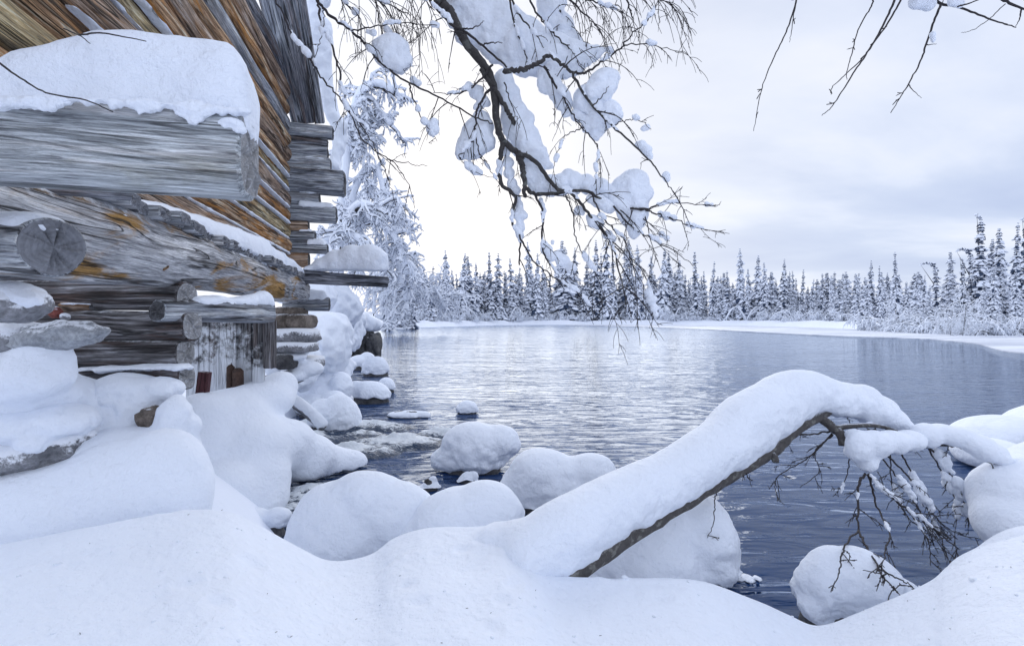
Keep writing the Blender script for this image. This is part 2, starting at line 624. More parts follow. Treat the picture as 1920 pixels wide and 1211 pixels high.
BARK = bark_mat('birch_branch_bark', (0.022, 0.02, 0.022), (0.075, 0.068, 0.066), (0.15, 0.16, 0.15), 0.0)
BARK_LOG = bark_mat('fallen_trunk_bark', (0.03, 0.027, 0.027), (0.13, 0.12, 0.115), (0.24, 0.24, 0.22), 0.35)
TWIG = bark_mat('twig_bark', (0.018, 0.016, 0.02), (0.05, 0.042, 0.045), (0.05, 0.045, 0.045), 0.0)
TRUNK_FAR = bark_mat('spruce_bark', (0.03, 0.028, 0.03), (0.08, 0.075, 0.075), (0.4, 0.42, 0.46), 0.3)


def flat(name, c, rough=0.8, spread=0.35, scale=2.0):
    m, t, bs = material(name)
    n = t.noise(objco(t), scale, 3, 0.6)
    t.put(bs.inputs['Base Color'], t.mix(n, tuple(x * (1 - spread) for x in c), tuple(min(1, x * (1 + spread)) for x in c)))
    bs.inputs['Roughness'].default_value = rough
    bs.inputs['Specular IOR Level'].default_value = 0.2
    return m


NEEDLES = flat('spruce_needles', (0.045, 0.066, 0.115), 0.9)
FROST = flat('frost_on_twigs', (0.83, 0.87, 0.95), 0.85, 0.06)
FROST_GREY = flat('frosted_fine_twigs', (0.42, 0.45, 0.54), 0.9, 0.25)
RED_POST = wood('red_painted_wood', [(0.03, 0.01, 0.013), (0.065, 0.022, 0.026), (0.09, 0.035, 0.04), (0.11, 0.05, 0.055)], None, 0, frost=0.04)
RUST = rock_mat('rusty_pipe', (0.03, 0.018, 0.015), (0.09, 0.05, 0.035), 0.3)
RED_STONE = rock_mat('red_stone', (0.12, 0.03, 0.025), (0.30, 0.09, 0.07), 0.5)


def water_mat():
    m, t, bs = material('lake_water')
    p = pos(t)
    at = t.new('ShaderNodeVectorMath', operation='LENGTH')
    t.put(at.inputs[0], p)
    w1 = t.noise(t.mapping(p, (0.8, 2.4, 1), rot=(0, 0, math.radians(14))), 1.0, 3, 0.5, 0.5)
    w2 = t.noise(t.mapping(p, (5.0, 12.0, 1), rot=(0, 0, math.radians(-9))), 1.0, 3, 0.55, 0.6)
    w3 = t.noise(t.mapping(p, (0.20, 0.55, 1)), 1.0, 2, 0.5, 0.2)
    # ring waves that leave the outflow below the mill
    v = t.new('ShaderNodeVectorMath', operation='DISTANCE')
    t.put(v.inputs[0], p)
    v.inputs[1].default_value = (-1.9, 6.2, 0)
    dn = t.math('ADD', v.outputs['Value'], t.math('MULTIPLY', w1, 0.55))
    ring = t.math('SINE', t.math('MULTIPLY', dn, 17.0))
    ramp_r = t.math('MULTIPLY', t.step(v.outputs['Value'], 8.0, 2.0), t.step(w3, 0.3, 0.62))
    w4 = t.noise(t.mapping(p, (1.5, 5.2, 1), rot=(0, 0, math.radians(20)), loc=(4, 2, 0)), 1.0, 2, 0.45, 0.8)
    h = t.math('ADD', t.math('MULTIPLY', w1, 0.05), t.math('MULTIPLY', w2, 0.012))
    h = t.math('ADD', h, t.math('MULTIPLY', w4, 0.085))
    h = t.math('ADD', h, t.math('MULTIPLY', t.math('MULTIPLY', ring, 0.007), ramp_r))
    fade = t.new('ShaderNodeMapRange', interpolation_type='SMOOTHSTEP')
    t.put(fade.inputs[0], v.outputs['Value'])      # the waves die away from the outflow
    for q, val in zip(range(1, 5), (3.0, 22.0, 1.0, 0.95)):
        fade.inputs[q].default_value = val
    calm = t.math('MULTIPLY', fade.outputs[0], t.math('ADD', 0.55, t.math('MULTIPLY', t.step(w3, 0.35, 0.65), 0.45)))
    h = t.math('MULTIPLY', h, calm)
    nb = t.bump(h, 1.0, 1.0)
    t.n.remove(bs)
    out = t.n['Material Output']
    df = t.new('ShaderNodeBsdfDiffuse')
    df.inputs['Color'].default_value = (0.014, 0.042, 0.125, 1)
    gl = t.new('ShaderNodeBsdfGlossy')
    gl.inputs['Color'].default_value = (0.90, 0.95, 1.0, 1)
    gl.inputs['Roughness'].default_value = 0.03
    t.put(gl.inputs['Normal'], nb)
    f0 = t.new('ShaderNodeFresnel')
    f0.inputs['IOR'].default_value = 1.5
    f1 = t.new('ShaderNodeFresnel')
    f1.inputs['IOR'].default_value = 1.34
    t.put(f1.inputs['Normal'], nb)
    ms = t.new('ShaderNodeMixShader')
    t.put(ms.inputs[0], t.math('ADD', t.math('MULTIPLY', f0.outputs[0], 0.42), t.math('MULTIPLY', f1.outputs[0], 0.58)))
    t.l.new(df.outputs[0], ms.inputs[1])
    t.l.new(gl.outputs[0], ms.inputs[2])
    t.l.new(ms.outputs[0], out.inputs[0])
    return m


WATER = water_mat()


def foam_mat():
    m, t, bs = material('white_water')
    p = pos(t)
    a = t.new('ShaderNodeAttribute', attribute_name='foam').outputs['Fac']
    n = t.noise(t.mapping(p, (8, 15, 15), rot=(0, 0, 0.4)), 1.0, 7, 0.72, 1.5)
    n2 = t.noise(p, 60, 3, 0.7)
    f = t.step(t.math('ADD', t.math('MULTIPLY', n, 0.95), t.math('MULTIPLY', a, 0.62)), 0.62, 0.84)
    f = t.math('MULTIPLY', f, t.math('ADD', 0.55, n2), True)
    t.put(bs.inputs['Base Color'], t.mix(f, (0.014, 0.038, 0.085), (0.82, 0.86, 0.90)))
    t.put(bs.inputs['Roughness'], t.math('ADD', 0.06, t.math('MULTIPLY', f, 0.6)))
    bs.inputs['IOR'].default_value = 1.333
    t.put(bs.inputs['Normal'], t.bump(t.math('ADD', n, t.math('MULTIPLY', n2, 0.25)), 0.035, 0.9))
    return m


FOAM = foam_mat()


def ice_mat():
    m, t, bs = material('snowy_ice')
    p = pos(t)
    n = t.noise(t.mapping(p, (0.12, 0.5, 1)), 1.0, 5, 0.6)
    t.put(bs.inputs['Base Color'], t.mix(t.step(n, 0.35, 0.6), (0.50, 0.54, 0.63), (0.80, 0.83, 0.89)))
    bs.inputs['Roughness'].default_value = 0.45
    t.put(bs.inputs['Normal'], t.bump(t.noise(p, 5, 4), 0.02, 0.4))
    return m


ICE = ice_mat()

# ------------------------------------------------------------------ the setting: ground sheet, water, ice
SHORE = np.array([(-4000, 60), (560, 50), (640, 52), (700, 60), (760, 80), (850, 95), (960, 116), (1100, 120), (1240, 114), (1400, 98),
                  (1560, 75), (1700, 55), (1800, 48), (1920, 42), (2300, 35), (3500, 26), (9000, 12)], float)
LEFT = np.array([(-5, -0.9), (1.5, -0.9), (3.2, -1.35), (4.75, -2.3), (7.1, -3.4), (8.8, -3.5), (14, -5.0), (19, -6.4), (27, -8.2),
                 (62, -18.5), (4000, -1200)], float)


def sm(t):
    t = np.clip(t, 0, 1)
    return t * t * (3 - 2 * t)


def ground_z(x, y):
    yy = np.maximum(y, 0.3)
    px = np.clip(960 + F * x / yy, -4000, 9000)
    far = y - np.interp(px, SHORE[:, 0], SHORE[:, 1])
    left = np.interp(y, LEFT[:, 0], LEFT[:, 1]) - x
    near = 1.5 - y
    q = np.c_[x, y, 0 * x]
    z = np.full_like(x, -0.9)
    lump = 0.30 * vnoise(q * 0.22, 3) + 0.12 * vnoise(q * 0.9, 4)
    z = np.maximum(z, -0.9 + sm(far / 7 + 0.42) * (2.0 + lump) + 0.012 * np.clip(far - 6, 0, 900))
    z = np.maximum(z, -0.9 + sm(left / 1.6 + 0.5) * (1.35 + 0.4 * lump) + 0.045 * np.clip(left - 1, 0, 40))
    z = np.maximum(z, -0.9 + sm(near / 0.8 + 0.3) * 1.5)
    return z


def build_ground():
    na, radii = 720, np.concatenate([[0.0], np.geomspace(0.6, 4500, 150)])
    th = np.linspace(0, 2 * math.pi, na, endpoint=False)
    R, T = np.meshgrid(radii[1:], th, indexing='ij')
    x, y = (R * np.sin(T)).ravel(), (R * np.cos(T)).ravel()
    V = np.c_[x, y, ground_z(x, y)]
    V = np.vstack([V, [[0, 0, 0.6]]])
    i, j = np.meshgrid(np.arange(len(radii) - 2), np.arange(na), indexing='ij')
    k = (j + 1) % na
    q = np.stack([i * na + j, i * na + k, (i + 1) * na + k, (i + 1) * na + j], -1).reshape(-1, 4)
    Fc = [tuple(map(int, a)) for a in q[:, ::-1]] + [(len(V) - 1, (jj + 1) % na, jj) for jj in range(na)]
    o = mk('ground', V, Fc, SNOW_FAR, org=(0, 0, 0))
    tag(o, 'snow covered ground running round the lake to the forest', 'ground', kind='structure')


build_ground()

Vw, Fw = [], []
rr = np.concatenate([[0], np.geomspace(1, 260, 40)])
for a in np.linspace(0, 2 * math.pi, 96, endpoint=False):
    for r in rr[1:]:
        Vw.append((r * math.sin(a), 3 + r * math.cos(a), 0.0))
Vw.append((0, 3, 0))
nr = len(rr) - 1
for i in range(96):
    k = (i + 1) % 96
    for j in range(nr - 1):
        Fw.append((i * nr + j, i * nr + j + 1, k * nr + j + 1, k * nr + j))
    Fw.append((len(Vw) - 1, i * nr, k * nr))
Fw = [f[::-1] for f in Fw]
o = mk('lake', Vw, Fw, WATER, org=(0, 0, 0))
tag(o, 'dark rippled open lake water', 'lake', kind='structure')

EDGE = np.array([(1060, 112), (1120, 104), (1200, 90), (1300, 73), (1400, 58), (1480, 50), (1560, 43.6), (1660, 39.5), (1750, 36), (1800, 32.5), (1830, 30), (1862, 25.5),
                 (1890, 22.9), (1930, 21.3), (2000, 19), (2200, 16.5), (2700, 13)], float)
ep = catmull(EDGE, 220)
ep[:, 1] *= 1 + 0.006 * vnoise(np.c_[ep[:, 0] * 0.09, ep[:, 0] * 0, ep[:, 0] * 0], 4)
inner = np.array([np.interp(a, SHORE[:, 0], SHORE[:, 1]) + 4 for a in ep[:, 0]])
Vi, Fi = [], []
for (a, D), D2 in zip(ep, inner):
    x0, x1 = (a - 960) / F * D, (a - 960) / F * max(D2, D + 1)
    Vi += [(x0, D, -0.03), (x0, D, 0.05), (x0 * 0.5 + x1 * 0.5, (D + max(D2, D + 1)) / 2, 0.075), (x1, max(D2, D + 1), 0.09)]
for i in range(len(ep) - 1):
    for j in range(3):
        Fi.append((i * 4 + j, (i + 1) * 4 + j, (i + 1) * 4 + j + 1, i * 4 + j + 1))
o = mk('ice_shelf', Vi, Fi, ICE, org=(0, 0, 0), smooth=False)
tag(o, 'snowy ice shelf along the right shore of the lake', 'ice', kind='structure')
# loose snow-topped floe in front of the shelf edge
# ------------------------------------------------------------------ foreground snow bank
RIDGE = np.array([(-900, 1100, 1.7), (-100, 1035, 1.9), (0, 1020, 1.9), (150, 990, 1.95), (300, 965, 2.0), (370, 957, 2.03), (430, 962, 2.06), (480, 985, 2.1), (560, 1032, 2.15),
                  (620, 1056, 2.2), (690, 1045, 2.3), (740, 1010, 2.38), (800, 992, 2.4), (880, 990, 2.4), (950, 992, 2.32), (1000, 1035, 2.2), (1050, 1078, 2.12), (1150, 1087, 2.1),
                  (1300, 1092, 2.1), (1400, 1122, 2.1), (1480, 1155, 2.1), (1540, 1176, 2.05), (1620, 1150, 2.0), (1740, 1097, 1.9), (1780, 1065, 1.88), (1830, 1034, 1.85),
                  (1920, 1008, 1.8), (2100, 955, 1.8), (2500, 900, 1.8), (3200, 860, 1.8)], float)


def build_bank():
    rp = catmull(RIDGE, 900)
    nA = len(rp)
    ts = np.concatenate([np.linspace(0, 1, 110), 1 + np.linspace(0, 1, 46)[1:] ** 1.2 * 0.42])
    px, ys, Ds = rp[:, 0][:, None], rp[:, 1][:, None], rp[:, 2][:, None]
    zs = CAMH - (ys - HY) / F * Ds
    t = ts[None, :]
    D = np.where(t <= 1, 0.25 + (Ds - 0.25) * t, Ds * t)
    zn = 0.74 + 0 * zs
    kern = np.exp(-np.linspace(-2.5, 2.5, 401) ** 2)
    zsm = np.convolve(np.pad(zs[:, 0], 200, mode='edge'), kern / kern.sum(), 'valid')[:, None]
    wt = sm((t - 0.5) / 0.5)
    zs_ = np.minimum(zs, zsm) * 0.25 + zsm * 0.75
    up = zs * wt + zs_ * (1 - wt) + (zn - zs) * np.clip(1 - t, 0, 1) ** 1.7
    slope = (ys - HY) / F
    dd = np.clip(D - Ds, 0, 9)
    z = np.where(t <= 1, up, zs - slope * 0.75 * dd - 2.6 * dd ** 2)
    x = (px - 960) / F * D
    X, Y, Z = x.ravel(), D.ravel(), z.ravel()
    q = np.c_[X, Y, Z]
    win = (sm(np.clip((D / Ds), 0, 1) * 0.6 + 0.2) * np.where(np.abs(D / Ds - 1) < 0.10, 0.35, 1)).ravel()
    Z = Z + win * (0.024 * fbm(q * 2.1, 11, 3) + 0.007 * fbm(q * 7, 12, 2))
    # small dents left by lumps of snow that fell from the branches
    rng = np.random.default_rng(5)
    for _ in range(60):
        dx, dy, r = rng.uniform(-1.7, 1.7), rng.uniform(1.1, 2.2), rng.uniform(0.008, 0.045) ** 1.0
        d2 = ((X - dx) ** 2 + ((Y - dy) * 1.2) ** 2) / r ** 2
        Z = Z - r * 0.32 * np.exp(-d2) + r * 0.10 * np.exp(-(d2 - 2.2) ** 2)
    V = np.c_[X, Y, np.maximum(Z, -0.6)]
    m = len(ts)
    i, j = np.meshgrid(np.arange(nA - 1), np.arange(m - 1), indexing='ij')
    Fc = np.stack([i * m + j, (i + 1) * m + j, (i + 1) * m + j + 1, i * m + j + 1], -1).reshape(-1, 4)
    o = mk('snow_bank', V, Fc, SNOW, org=(0, 0, 0))
    tag(o, 'deep smooth snow bank in front of the boulders', 'snow', kind='structure')


    return np.c_[X, Y, Z]


bank_pts = build_bank()
# crumbs of snow and shed bark that dropped from the branches on the bank
rng = np.random.default_rng(15)
Vc, Fc_, Vk, Fk = [], [], [], []
vis = bank_pts[(bank_pts[:, 1] > 1.15) & (bank_pts[:, 1] < 2.1) & (np.abs(bank_pts[:, 0]) < 1.9)]
for q in range(150):
    p = vis[rng.integers(0, len(vis))]
    v, f = ICO[1]
    r = rng.uniform(0.002, 0.007) * (2.2 if q % 19 == 0 else 1)
    Fc_.append(f + len(v) * q)
    Vc.append(v * r * (1.2, 1.2, 0.8) * (1 + 0.3 * rng.standard_normal((len(v), 1)) * 0.5) + p)
for q in range(34):
    p = vis[rng.integers(0, len(vis))]
    v, f = ICO[1]
    Fk.append(f + len(v) * q)
    a = rng.uniform(0, 6.28)
    Vk.append((v * (rng.uniform(0.003, 0.009), 0.0009, 0.0009)) @ np.array([[math.cos(a), math.sin(a), 0], [-math.sin(a), math.cos(a), 0], [0, 0, 1]]) + p + (0, 0, 0.0015))
tag(mk('snow_crumbs', np.vstack(Vc), np.vstack(Fc_), SNOW, org=(0, 0, 0)), 'tiny crumbs of snow strewn over the foreground bank', 'snow crumbs', kind='stuff')
tag(mk('bark_litter', np.vstack(Vk), np.vstack(Fk), TWIG, org=(0, 0, 0)), 'sparse dark bits of bark on the foreground snow', 'litter', kind='stuff')


def ell(px, py, D, rx, ry, depth=None):
    """ellipsoid seen at a pixel, radii in pixels, depth radius in metres"""
    k = D / F
    return (P(px, py, D), (rx * k, depth if depth else 0.9 * (rx + ry) / 2 * k, ry * k))


def snow_obj(name, parts, mat, label, cat=None, kind='structure', voxel=0.025, parent=None, **kw):
    V, Fc = snow_skin(parts, voxel, **kw)
    o = mk(name, V, Fc, mat, parent)
    return tag(o, label, cat, kind=kind)


# left bank, near to far
snow_obj('snow_drift', [ell(312, 915, 2.46, 88, 118, 0.22), ell(225, 970, 2.42, 150, 145, 0.26), ell(95, 1030, 2.36, 190, 168, 0.3), ell(-90, 1090, 2.3, 250, 190, 0.3)], SNOW,
         'long rounded snow drift at the lower left', 'snow', seed=2, soft=0.02, rough=0.006, smooth_it=30)
snow_obj('snow_drift', [ell(90, 860, 2.72, 190, 172, 0.28), ell(205, 850, 2.74, 80, 130, 0.2), ell(88, 672, 2.3, 46, 66, 0.1), ell(30, 705, 2.3, 105, 48, 0.18), ell(60, 740, 2.5, 100, 60, .25), ell(-60, 830, 2.5, 150, 150, 0.25)], SNOW,
         'high snow drift against the stones below the projecting logs', 'snow', seed=3, rough=0.016, soft=0.02, smooth_it=14)
snow_obj('snow_drift', [ell(255, 800, 2.85, 80, 100, 0.25), ell(230, 740, 2.8, 60, 42, 0.2), ell(330, 800, 2.7, 30, 66, 0.12), ell(300, 730, 2.85, 36, 26, 0.12), ell(240, 860, 2.6, 120, 60, .3)], SNOW,
         'lumpy snow drift heaped below the foundation logs', 'snow', seed=4, rough=0.03, scale=12, soft=0.01, voxel=0.018)
snow_obj('snow_drift', [ell(524, 730, 4.9, 27, 32, 0.25), ell(490, 752, 4.7, 56, 38, 0.35), ell(425, 778, 4.3, 78, 46, 0.4), ell(400, 830, 4.0, 52, 80, 0.4), ell(460, 845, 4.2, 84, 72, 0.42), ell(525, 836, 4.5, 60, 52, 0.36), ell(568, 858, 4.75, 58, 44, 0.32),
                        ell(615, 868, 5.0, 46, 32, 0.25), ell(652, 868, 5.1, 38, 24, 0.2), ell(480, 905, 4.0, 62, 58, 0.32), ell(496, 940, 3.9, 44, 36, 0.25), ell(420, 930, 3.7, 66, 60, 0.3), ell(380, 770, 3.9, 40, 40, .3)], SNOW,
         'big smooth snow drift between the sluice gate and the stream', 'snow', seed=5, rough=0.006, soft=0.03, smooth_it=34, zmin=0.05, zragged=0.03)
snow_obj('snow_drift', [ell(560, 690, 7.6, 45, 46, 0.5), ell(620, 640, 8.6, 40, 60, 0.6), ell(590, 610, 9.0, 34, 40, 0.6), ell(630, 690, 9.0, 30, 30, 0.5), ell(650, 690, 10, 20, 16, .4),
                        ell(600, 725, 8.4, 34, 20, 0.4), ell(580, 560, 10, 50, 32, 0.7), ell(640, 575, 12, 30, 44, 0.8), ell(655, 620, 13, 22, 40, 0.8), ell(545, 640, 8, 20, 40, .4)], SNOW,
         'steep lumpy snow slope falling from the cabin corner to the water', 'snow', seed=6, rough=0.06, scale=6, soft=0.09, voxel=0.04, smooth_it=12, zmin=0.08, zragged=0.05)
snow_obj('snow_drift', [ell(690, 607, 19, 24, 17, 0.8), ell(655, 600, 18, 34, 30, 1.2), ell(620, 610, 17, 40, 50, 1.5)], SNOW,
         'snow cap heaped over the dark rock wall by the water', 'snow', seed=7, rough=0.06, scale=4, soft=0.08, voxel=0.07, zmin=0.85, zragged=0.2)
# right bank
snow_obj('snow_drift', [ell(1962, 940, 2.9, 110, 80, 0.4), ell(2060, 930, 2.9, 150, 110, 0.5), ell(1930, 1000, 2.75, 70, 60, .3)], SNOW, 'rounded snow drift at the right edge above the twigs', 'snow', seed=8, rough=0.012, soft=0.03, smooth_it=30)
snow_obj('snow_drift', [ell(1900, 822, 5.8, 110, 42, 0.5), ell(2060, 815, 5.8, 160, 60, 0.8), ell(1860, 850, 5.2, 60, 30, 0.4)], SNOW, 'low snow drift behind the fallen birch tip', 'snow', seed=9, rough=0.015, soft=0.03, zmin=0.03)
snow_obj('snow_drift', [ell(1930, 1130, 2.1, 120, 80, 0.3), ell(2020, 1090, 2.1, 140, 95, 0.3)], SNOW, 'snow heaped at the lower right corner', 'snow', seed=10, rough=0.008, soft=0.02, smooth_it=30)


# ------------------------------------------------------------------ boulders standing in the stream and lake
def rough_stone(name, c, r, mat, parent, seed, amp=0.12, sub=4, flat_top=None):
    v, f = ICO[sub]
    v = np.sign(v) * np.abs(v) ** 0.8
    V = v * (1 + amp * fbm(v * 1.7 + seed, seed, 3)[:, None])
    V = V * np.asarray(r) + np.asarray(c)
    return mk(name, V, f, mat, parent)


def boulder(label, lobes, D, zgap=0.06, stone_dx=0.0, stone_w=0.85, seed=0, mat=ROCK, group='snow capped boulders in the water', rough=0.016, voxel=None, soft=0.04, ragged=0.032, dome=0.45):
    els = [ell(*((l[0], l[1], D + (l[4] if len(l) > 4 else 0)) + (l[2], l[3]))) for l in lobes]
    els = [(e[0] - np.array((0, 0, e[1][2] * dome)), (e[1][0], e[1][1], e[1][2] * (1 + dome))) for e in els]
    c = np.mean([e[0] for e in els], axis=0)
    lo = np.min([e[0] - np.array(e[1]) for e in els], axis=0)
    hi = np.max([e[0] + np.array(e[1]) for e in els], axis=0)
    base = np.array(((lo[0] + hi[0]) / 2, (lo[1] + hi[1]) / 2, 0.0))
    t = thing('boulder', base, label, 'boulder', group)
    size = max(hi[0] - lo[0], hi[2] - lo[2])
    V, Fc = snow_skin(els, voxel or max(0.010, size / 60), 12, rough, 11, seed, zgap, ragged, soft * min(1.0, size * 1.5))
    mk('snow_cap', V, Fc, SNOW, t)
    h = max(0.10, min(0.6, hi[2] * 0.55))
    rough_stone('stone', base + (stone_dx, 0, h - 0.32), ((hi[0] - lo[0]) / 2 * stone_w, (hi[1] - lo[1]) / 2 * stone_w, 0.32), mat, t, seed + 50, 0.10)
    return t


boulder('largest snow boulder rising behind the snow bank at the centre left', [(684, 930, 84, 54), (645, 985, 104, 86), (742, 962, 74, 60), (592, 1025, 66, 70), (700, 1030, 80, 50)], 3.05, 0.02, seed=21, soft=0.05, stone_w=0.62)
boulder('low rounded snow boulder just right of the largest one', [(908, 956, 68, 46), (862, 976, 88, 54), (805, 1002, 62, 36)], 2.95, 0.02, seed=22)
boulder('snow boulder in the stream with a humped left side and overhanging right lip', [(890, 832, 64, 40), (932, 828, 42, 32), (845, 858, 46, 26), (905, 858, 50, 24)], 5.05, 0.03, seed=23, rough=0.022, dome=0.12, stone_w=0.6)
boulder('wide snow boulder partly hidden behind the fallen birch trunk', [(1030, 888, 76, 50), (1095, 888, 62, 44), (1000, 912, 60, 50), (1060, 915, 80, 50)], 4.1, 0.05, seed=24, rough=0.016, dome=0.25)
boulder('tall snow boulder under the fallen trunk split in two lobes', [(1195, 1045, 116, 98), (1322, 1014, 60, 84), (1352, 1050, 32, 56), (1258, 1000, 54, 60), (1120, 1085, 90, 60)], 2.95, 0.05, seed=25, soft=0.03, rough=0.02, dome=0.15, stone_w=0.7)
boulder('isolated snow boulder in dark water at the lower right', [(1562, 1092, 60, 56), (1610, 1098, 76, 60), (1670, 1120, 70, 44), (1532, 1112, 40, 56), (1590, 1125, 70, 40)], 2.52, 0.07, stone_dx=-0.06, stone_w=0.74, seed=26, dome=0.08, rough=0.022)
boulder('tiny snow capped stone alone in open water', [(875, 762, 19, 11), (878, 768, 18, 8)], 8.1, 0.03, seed=27, stone_w=1.1)
boulder('flat ice glazed stone barely above the water', [(760, 776, 34, 6), (786, 776, 20, 4)], 7.8, 0.015, seed=28, stone_w=1.05, ragged=0.008)
boulder('egg shaped snow boulder at the foot of the snow slope', [(634, 768, 40, 33), (606, 766, 30, 24)], 7.0, 0.03, seed=29)
boulder('smooth oval snow boulder with dark wet foot by the mill bank', [(690, 732, 42, 19), (668, 728, 26, 15)], 9.2, 0.10, seed=30, stone_w=0.9)
boulder('small snow boulder tucked behind the oval one', [(724, 720, 18, 12)], 10.4, 0.08, seed=31)
boulder('round snow boulder below the dark rock wall', [(704, 685, 26, 17)], 13.4, 0.08, seed=32)
boulder('half drowned snow boulder against the dark rock wall', [(676, 674, 26, 10), (688, 668, 16, 9)], 15.0, 0.08, seed=33)
boulder('knobbly little snow stone with a round cap in the stream', [(806, 912, 22, 14), (812, 898, 12, 9)], 4.5, 0.03, seed=34, rough=0.02)
boulder('small icy stone close under the humped boulder', [(878, 899, 20, 16), (888, 892, 12, 10)], 4.7, 0.03, seed=35, rough=0.02)
boulder('low icy ledge by the narrow channel', [(470, 970, 50, 20), (520, 964, 28, 16)], 3.55, 0.03, seed=36, rough=0.02)
boulder('dark boulder under a fold of snow beside the leaning icy log', [(590, 738, 48, 22), (640, 716, 22, 20)], 8.2, 0.25, seed=37, mat=ROCK_FROST, stone_w=1.0)
boulder('snow lump beside the leaning icy log', [(590, 752, 34, 14), (625, 742, 26, 12)], 7.8, 0.05, seed=38)

# dark rock wall of the old embankment, right of the cabin
t = thing('rock_wall', P(676, 672, 19), 'dark craggy rock wall at the water edge under a snow cap', 'rock')
for k, (a, b, wd, hg) in enumerate([(655, 645, 20, 34), (682, 648, 20, 30), (700, 650, 12, 26), (640, 640, 14, 36)]):
    e = ell(a, b, 19, wd, hg, 0.7)
    rough_stone('stone', e[0], e[1], ROCK, t, 90 + k, 0.22, 4)

# leaning snow-covered log that dips in the stream
t = thing('driftwood_log', P(575, 780, 6.8), 'snow covered driftwood log sloping down to the stream', 'log')
mb = MB()
mb.tube(catmull([P(535, 745, 6.4), P(572, 772, 6.5), P(608, 803, 6.6)], 10), 0.055, 10, rng=R_, rough=0.1)
mb.build('trunk', W_DARK, t)
V, Fc = snow_skin([(p, (0.085, 0.085, 0.075)) for p in catmull([P(533, 738, 6.4), P(572, 764, 6.5), P(604, 794, 6.6)], 12)], 0.02, 3, 0.01, 12, 3, soft=0.008)
mk('snow_cap', V, Fc, SNOW, t)
# broken-off ice and snow crust floating by the right boulder
t = thing('ice_crust', P(1395, 1086, 2.95), 'flat crust of ice with white crumbs beside the split boulder', 'ice')
for k, (a, b, r) in enumerate([(1385, 1082, 9), (1402, 1085, 12), (1420, 1090, 7), (1395, 1090, 8), (1410, 1094, 5)]):
    v, f = ICO[2]
    V = v * (1 + 0.25 * fbm(v * 2, k, 2)[:, None]) * (r * 3 / F, r * 4 / F, 0.006) + P(a, b, 2.95) * (1, 1, 0) + (0, 0, 0.006)
    mk('ice_piece', V, f, SNOW, t)

# ------------------------------------------------------------------ white water below the mill
def rapids(x0, x1, y0, y1, n, centres, amp, seed):
    gx, gy = np.meshgrid(np.linspace(x0, x1, n), np.linspace(y0, y1, n), indexing='ij')
    X, Y = gx.ravel(), gy.ravel()
    m = np.zeros_like(X)
    for cx, cy, rx, ry in centres:
        m = np.maximum(m, np.exp(-(((X - cx) / rx) ** 2 + ((Y - cy) / ry) ** 2) * 1.6))
    q = np.c_[X * 3.0, Y * 4.6, 0 * X]
    nz = fbm(q, seed, 3, 0.55)
    Z = -0.05 + 0.075 * sm(m * 2.2) + amp * m * (0.6 + nz * 0.7 + 0.30 * np.abs(fbm(q * 3.5, seed + 3, 3)))
    Fc = []
    i, j = np.meshgrid(np.arange(n - 1), np.arange(n - 1), indexing='ij')
    Fc = np.stack([i * n + j, (i + 1) * n + j, (i + 1) * n + j + 1, i * n + j + 1], -1).reshape(-1, 4)
    o = mk('rapids', np.c_[X, Y, Z], Fc, FOAM, org=(0, 0, 0), scal={'foam': np.clip(m * (0.75 + 0.6 * nz), 0, 1)})
    return tag(o, 'churning white water where the stream leaves the mill', 'rapids', kind='stuff')


rapids(-3.6, -0.5, 4.7, 8.2, 260, [(-2.45, 6.5, 0.75, 0.45), (-1.45, 6.15, 0.75, 0.40), (-2.9, 7.1, 0.4, 0.4), (-1.9, 5.7, 0.6, 0.35), (-0.95, 6.45, 0.4, 0.35), (-2.0, 7.0, .6, .3)], 0.085, 31)
rapids(-2.4, -1.2, 3.5, 5.0, 90, [(-1.85, 4.3, 0.3, 0.35), (-1.75, 3.9, 0.25, 0.3)], 0.07, 41)

# ------------------------------------------------------------------ the old log cabin (water mill)
WD = np.array((-0.2121, 0.9773, 0))       # along the river wall, away from the camera
WN = np.array((0.9773, 0.2121, 0))        # out of the wall, towards the river


def W(Y, out, z):
    return np.array((-1.5 - 0.217 * Y, Y, 0)) + WN * out + np.array((0, 0, z))


cabin = thing('log_cabin', W(3.5, -1.2, 0.4), 'old weathered log mill with projecting beams and snow on its ledges', 'cabin')


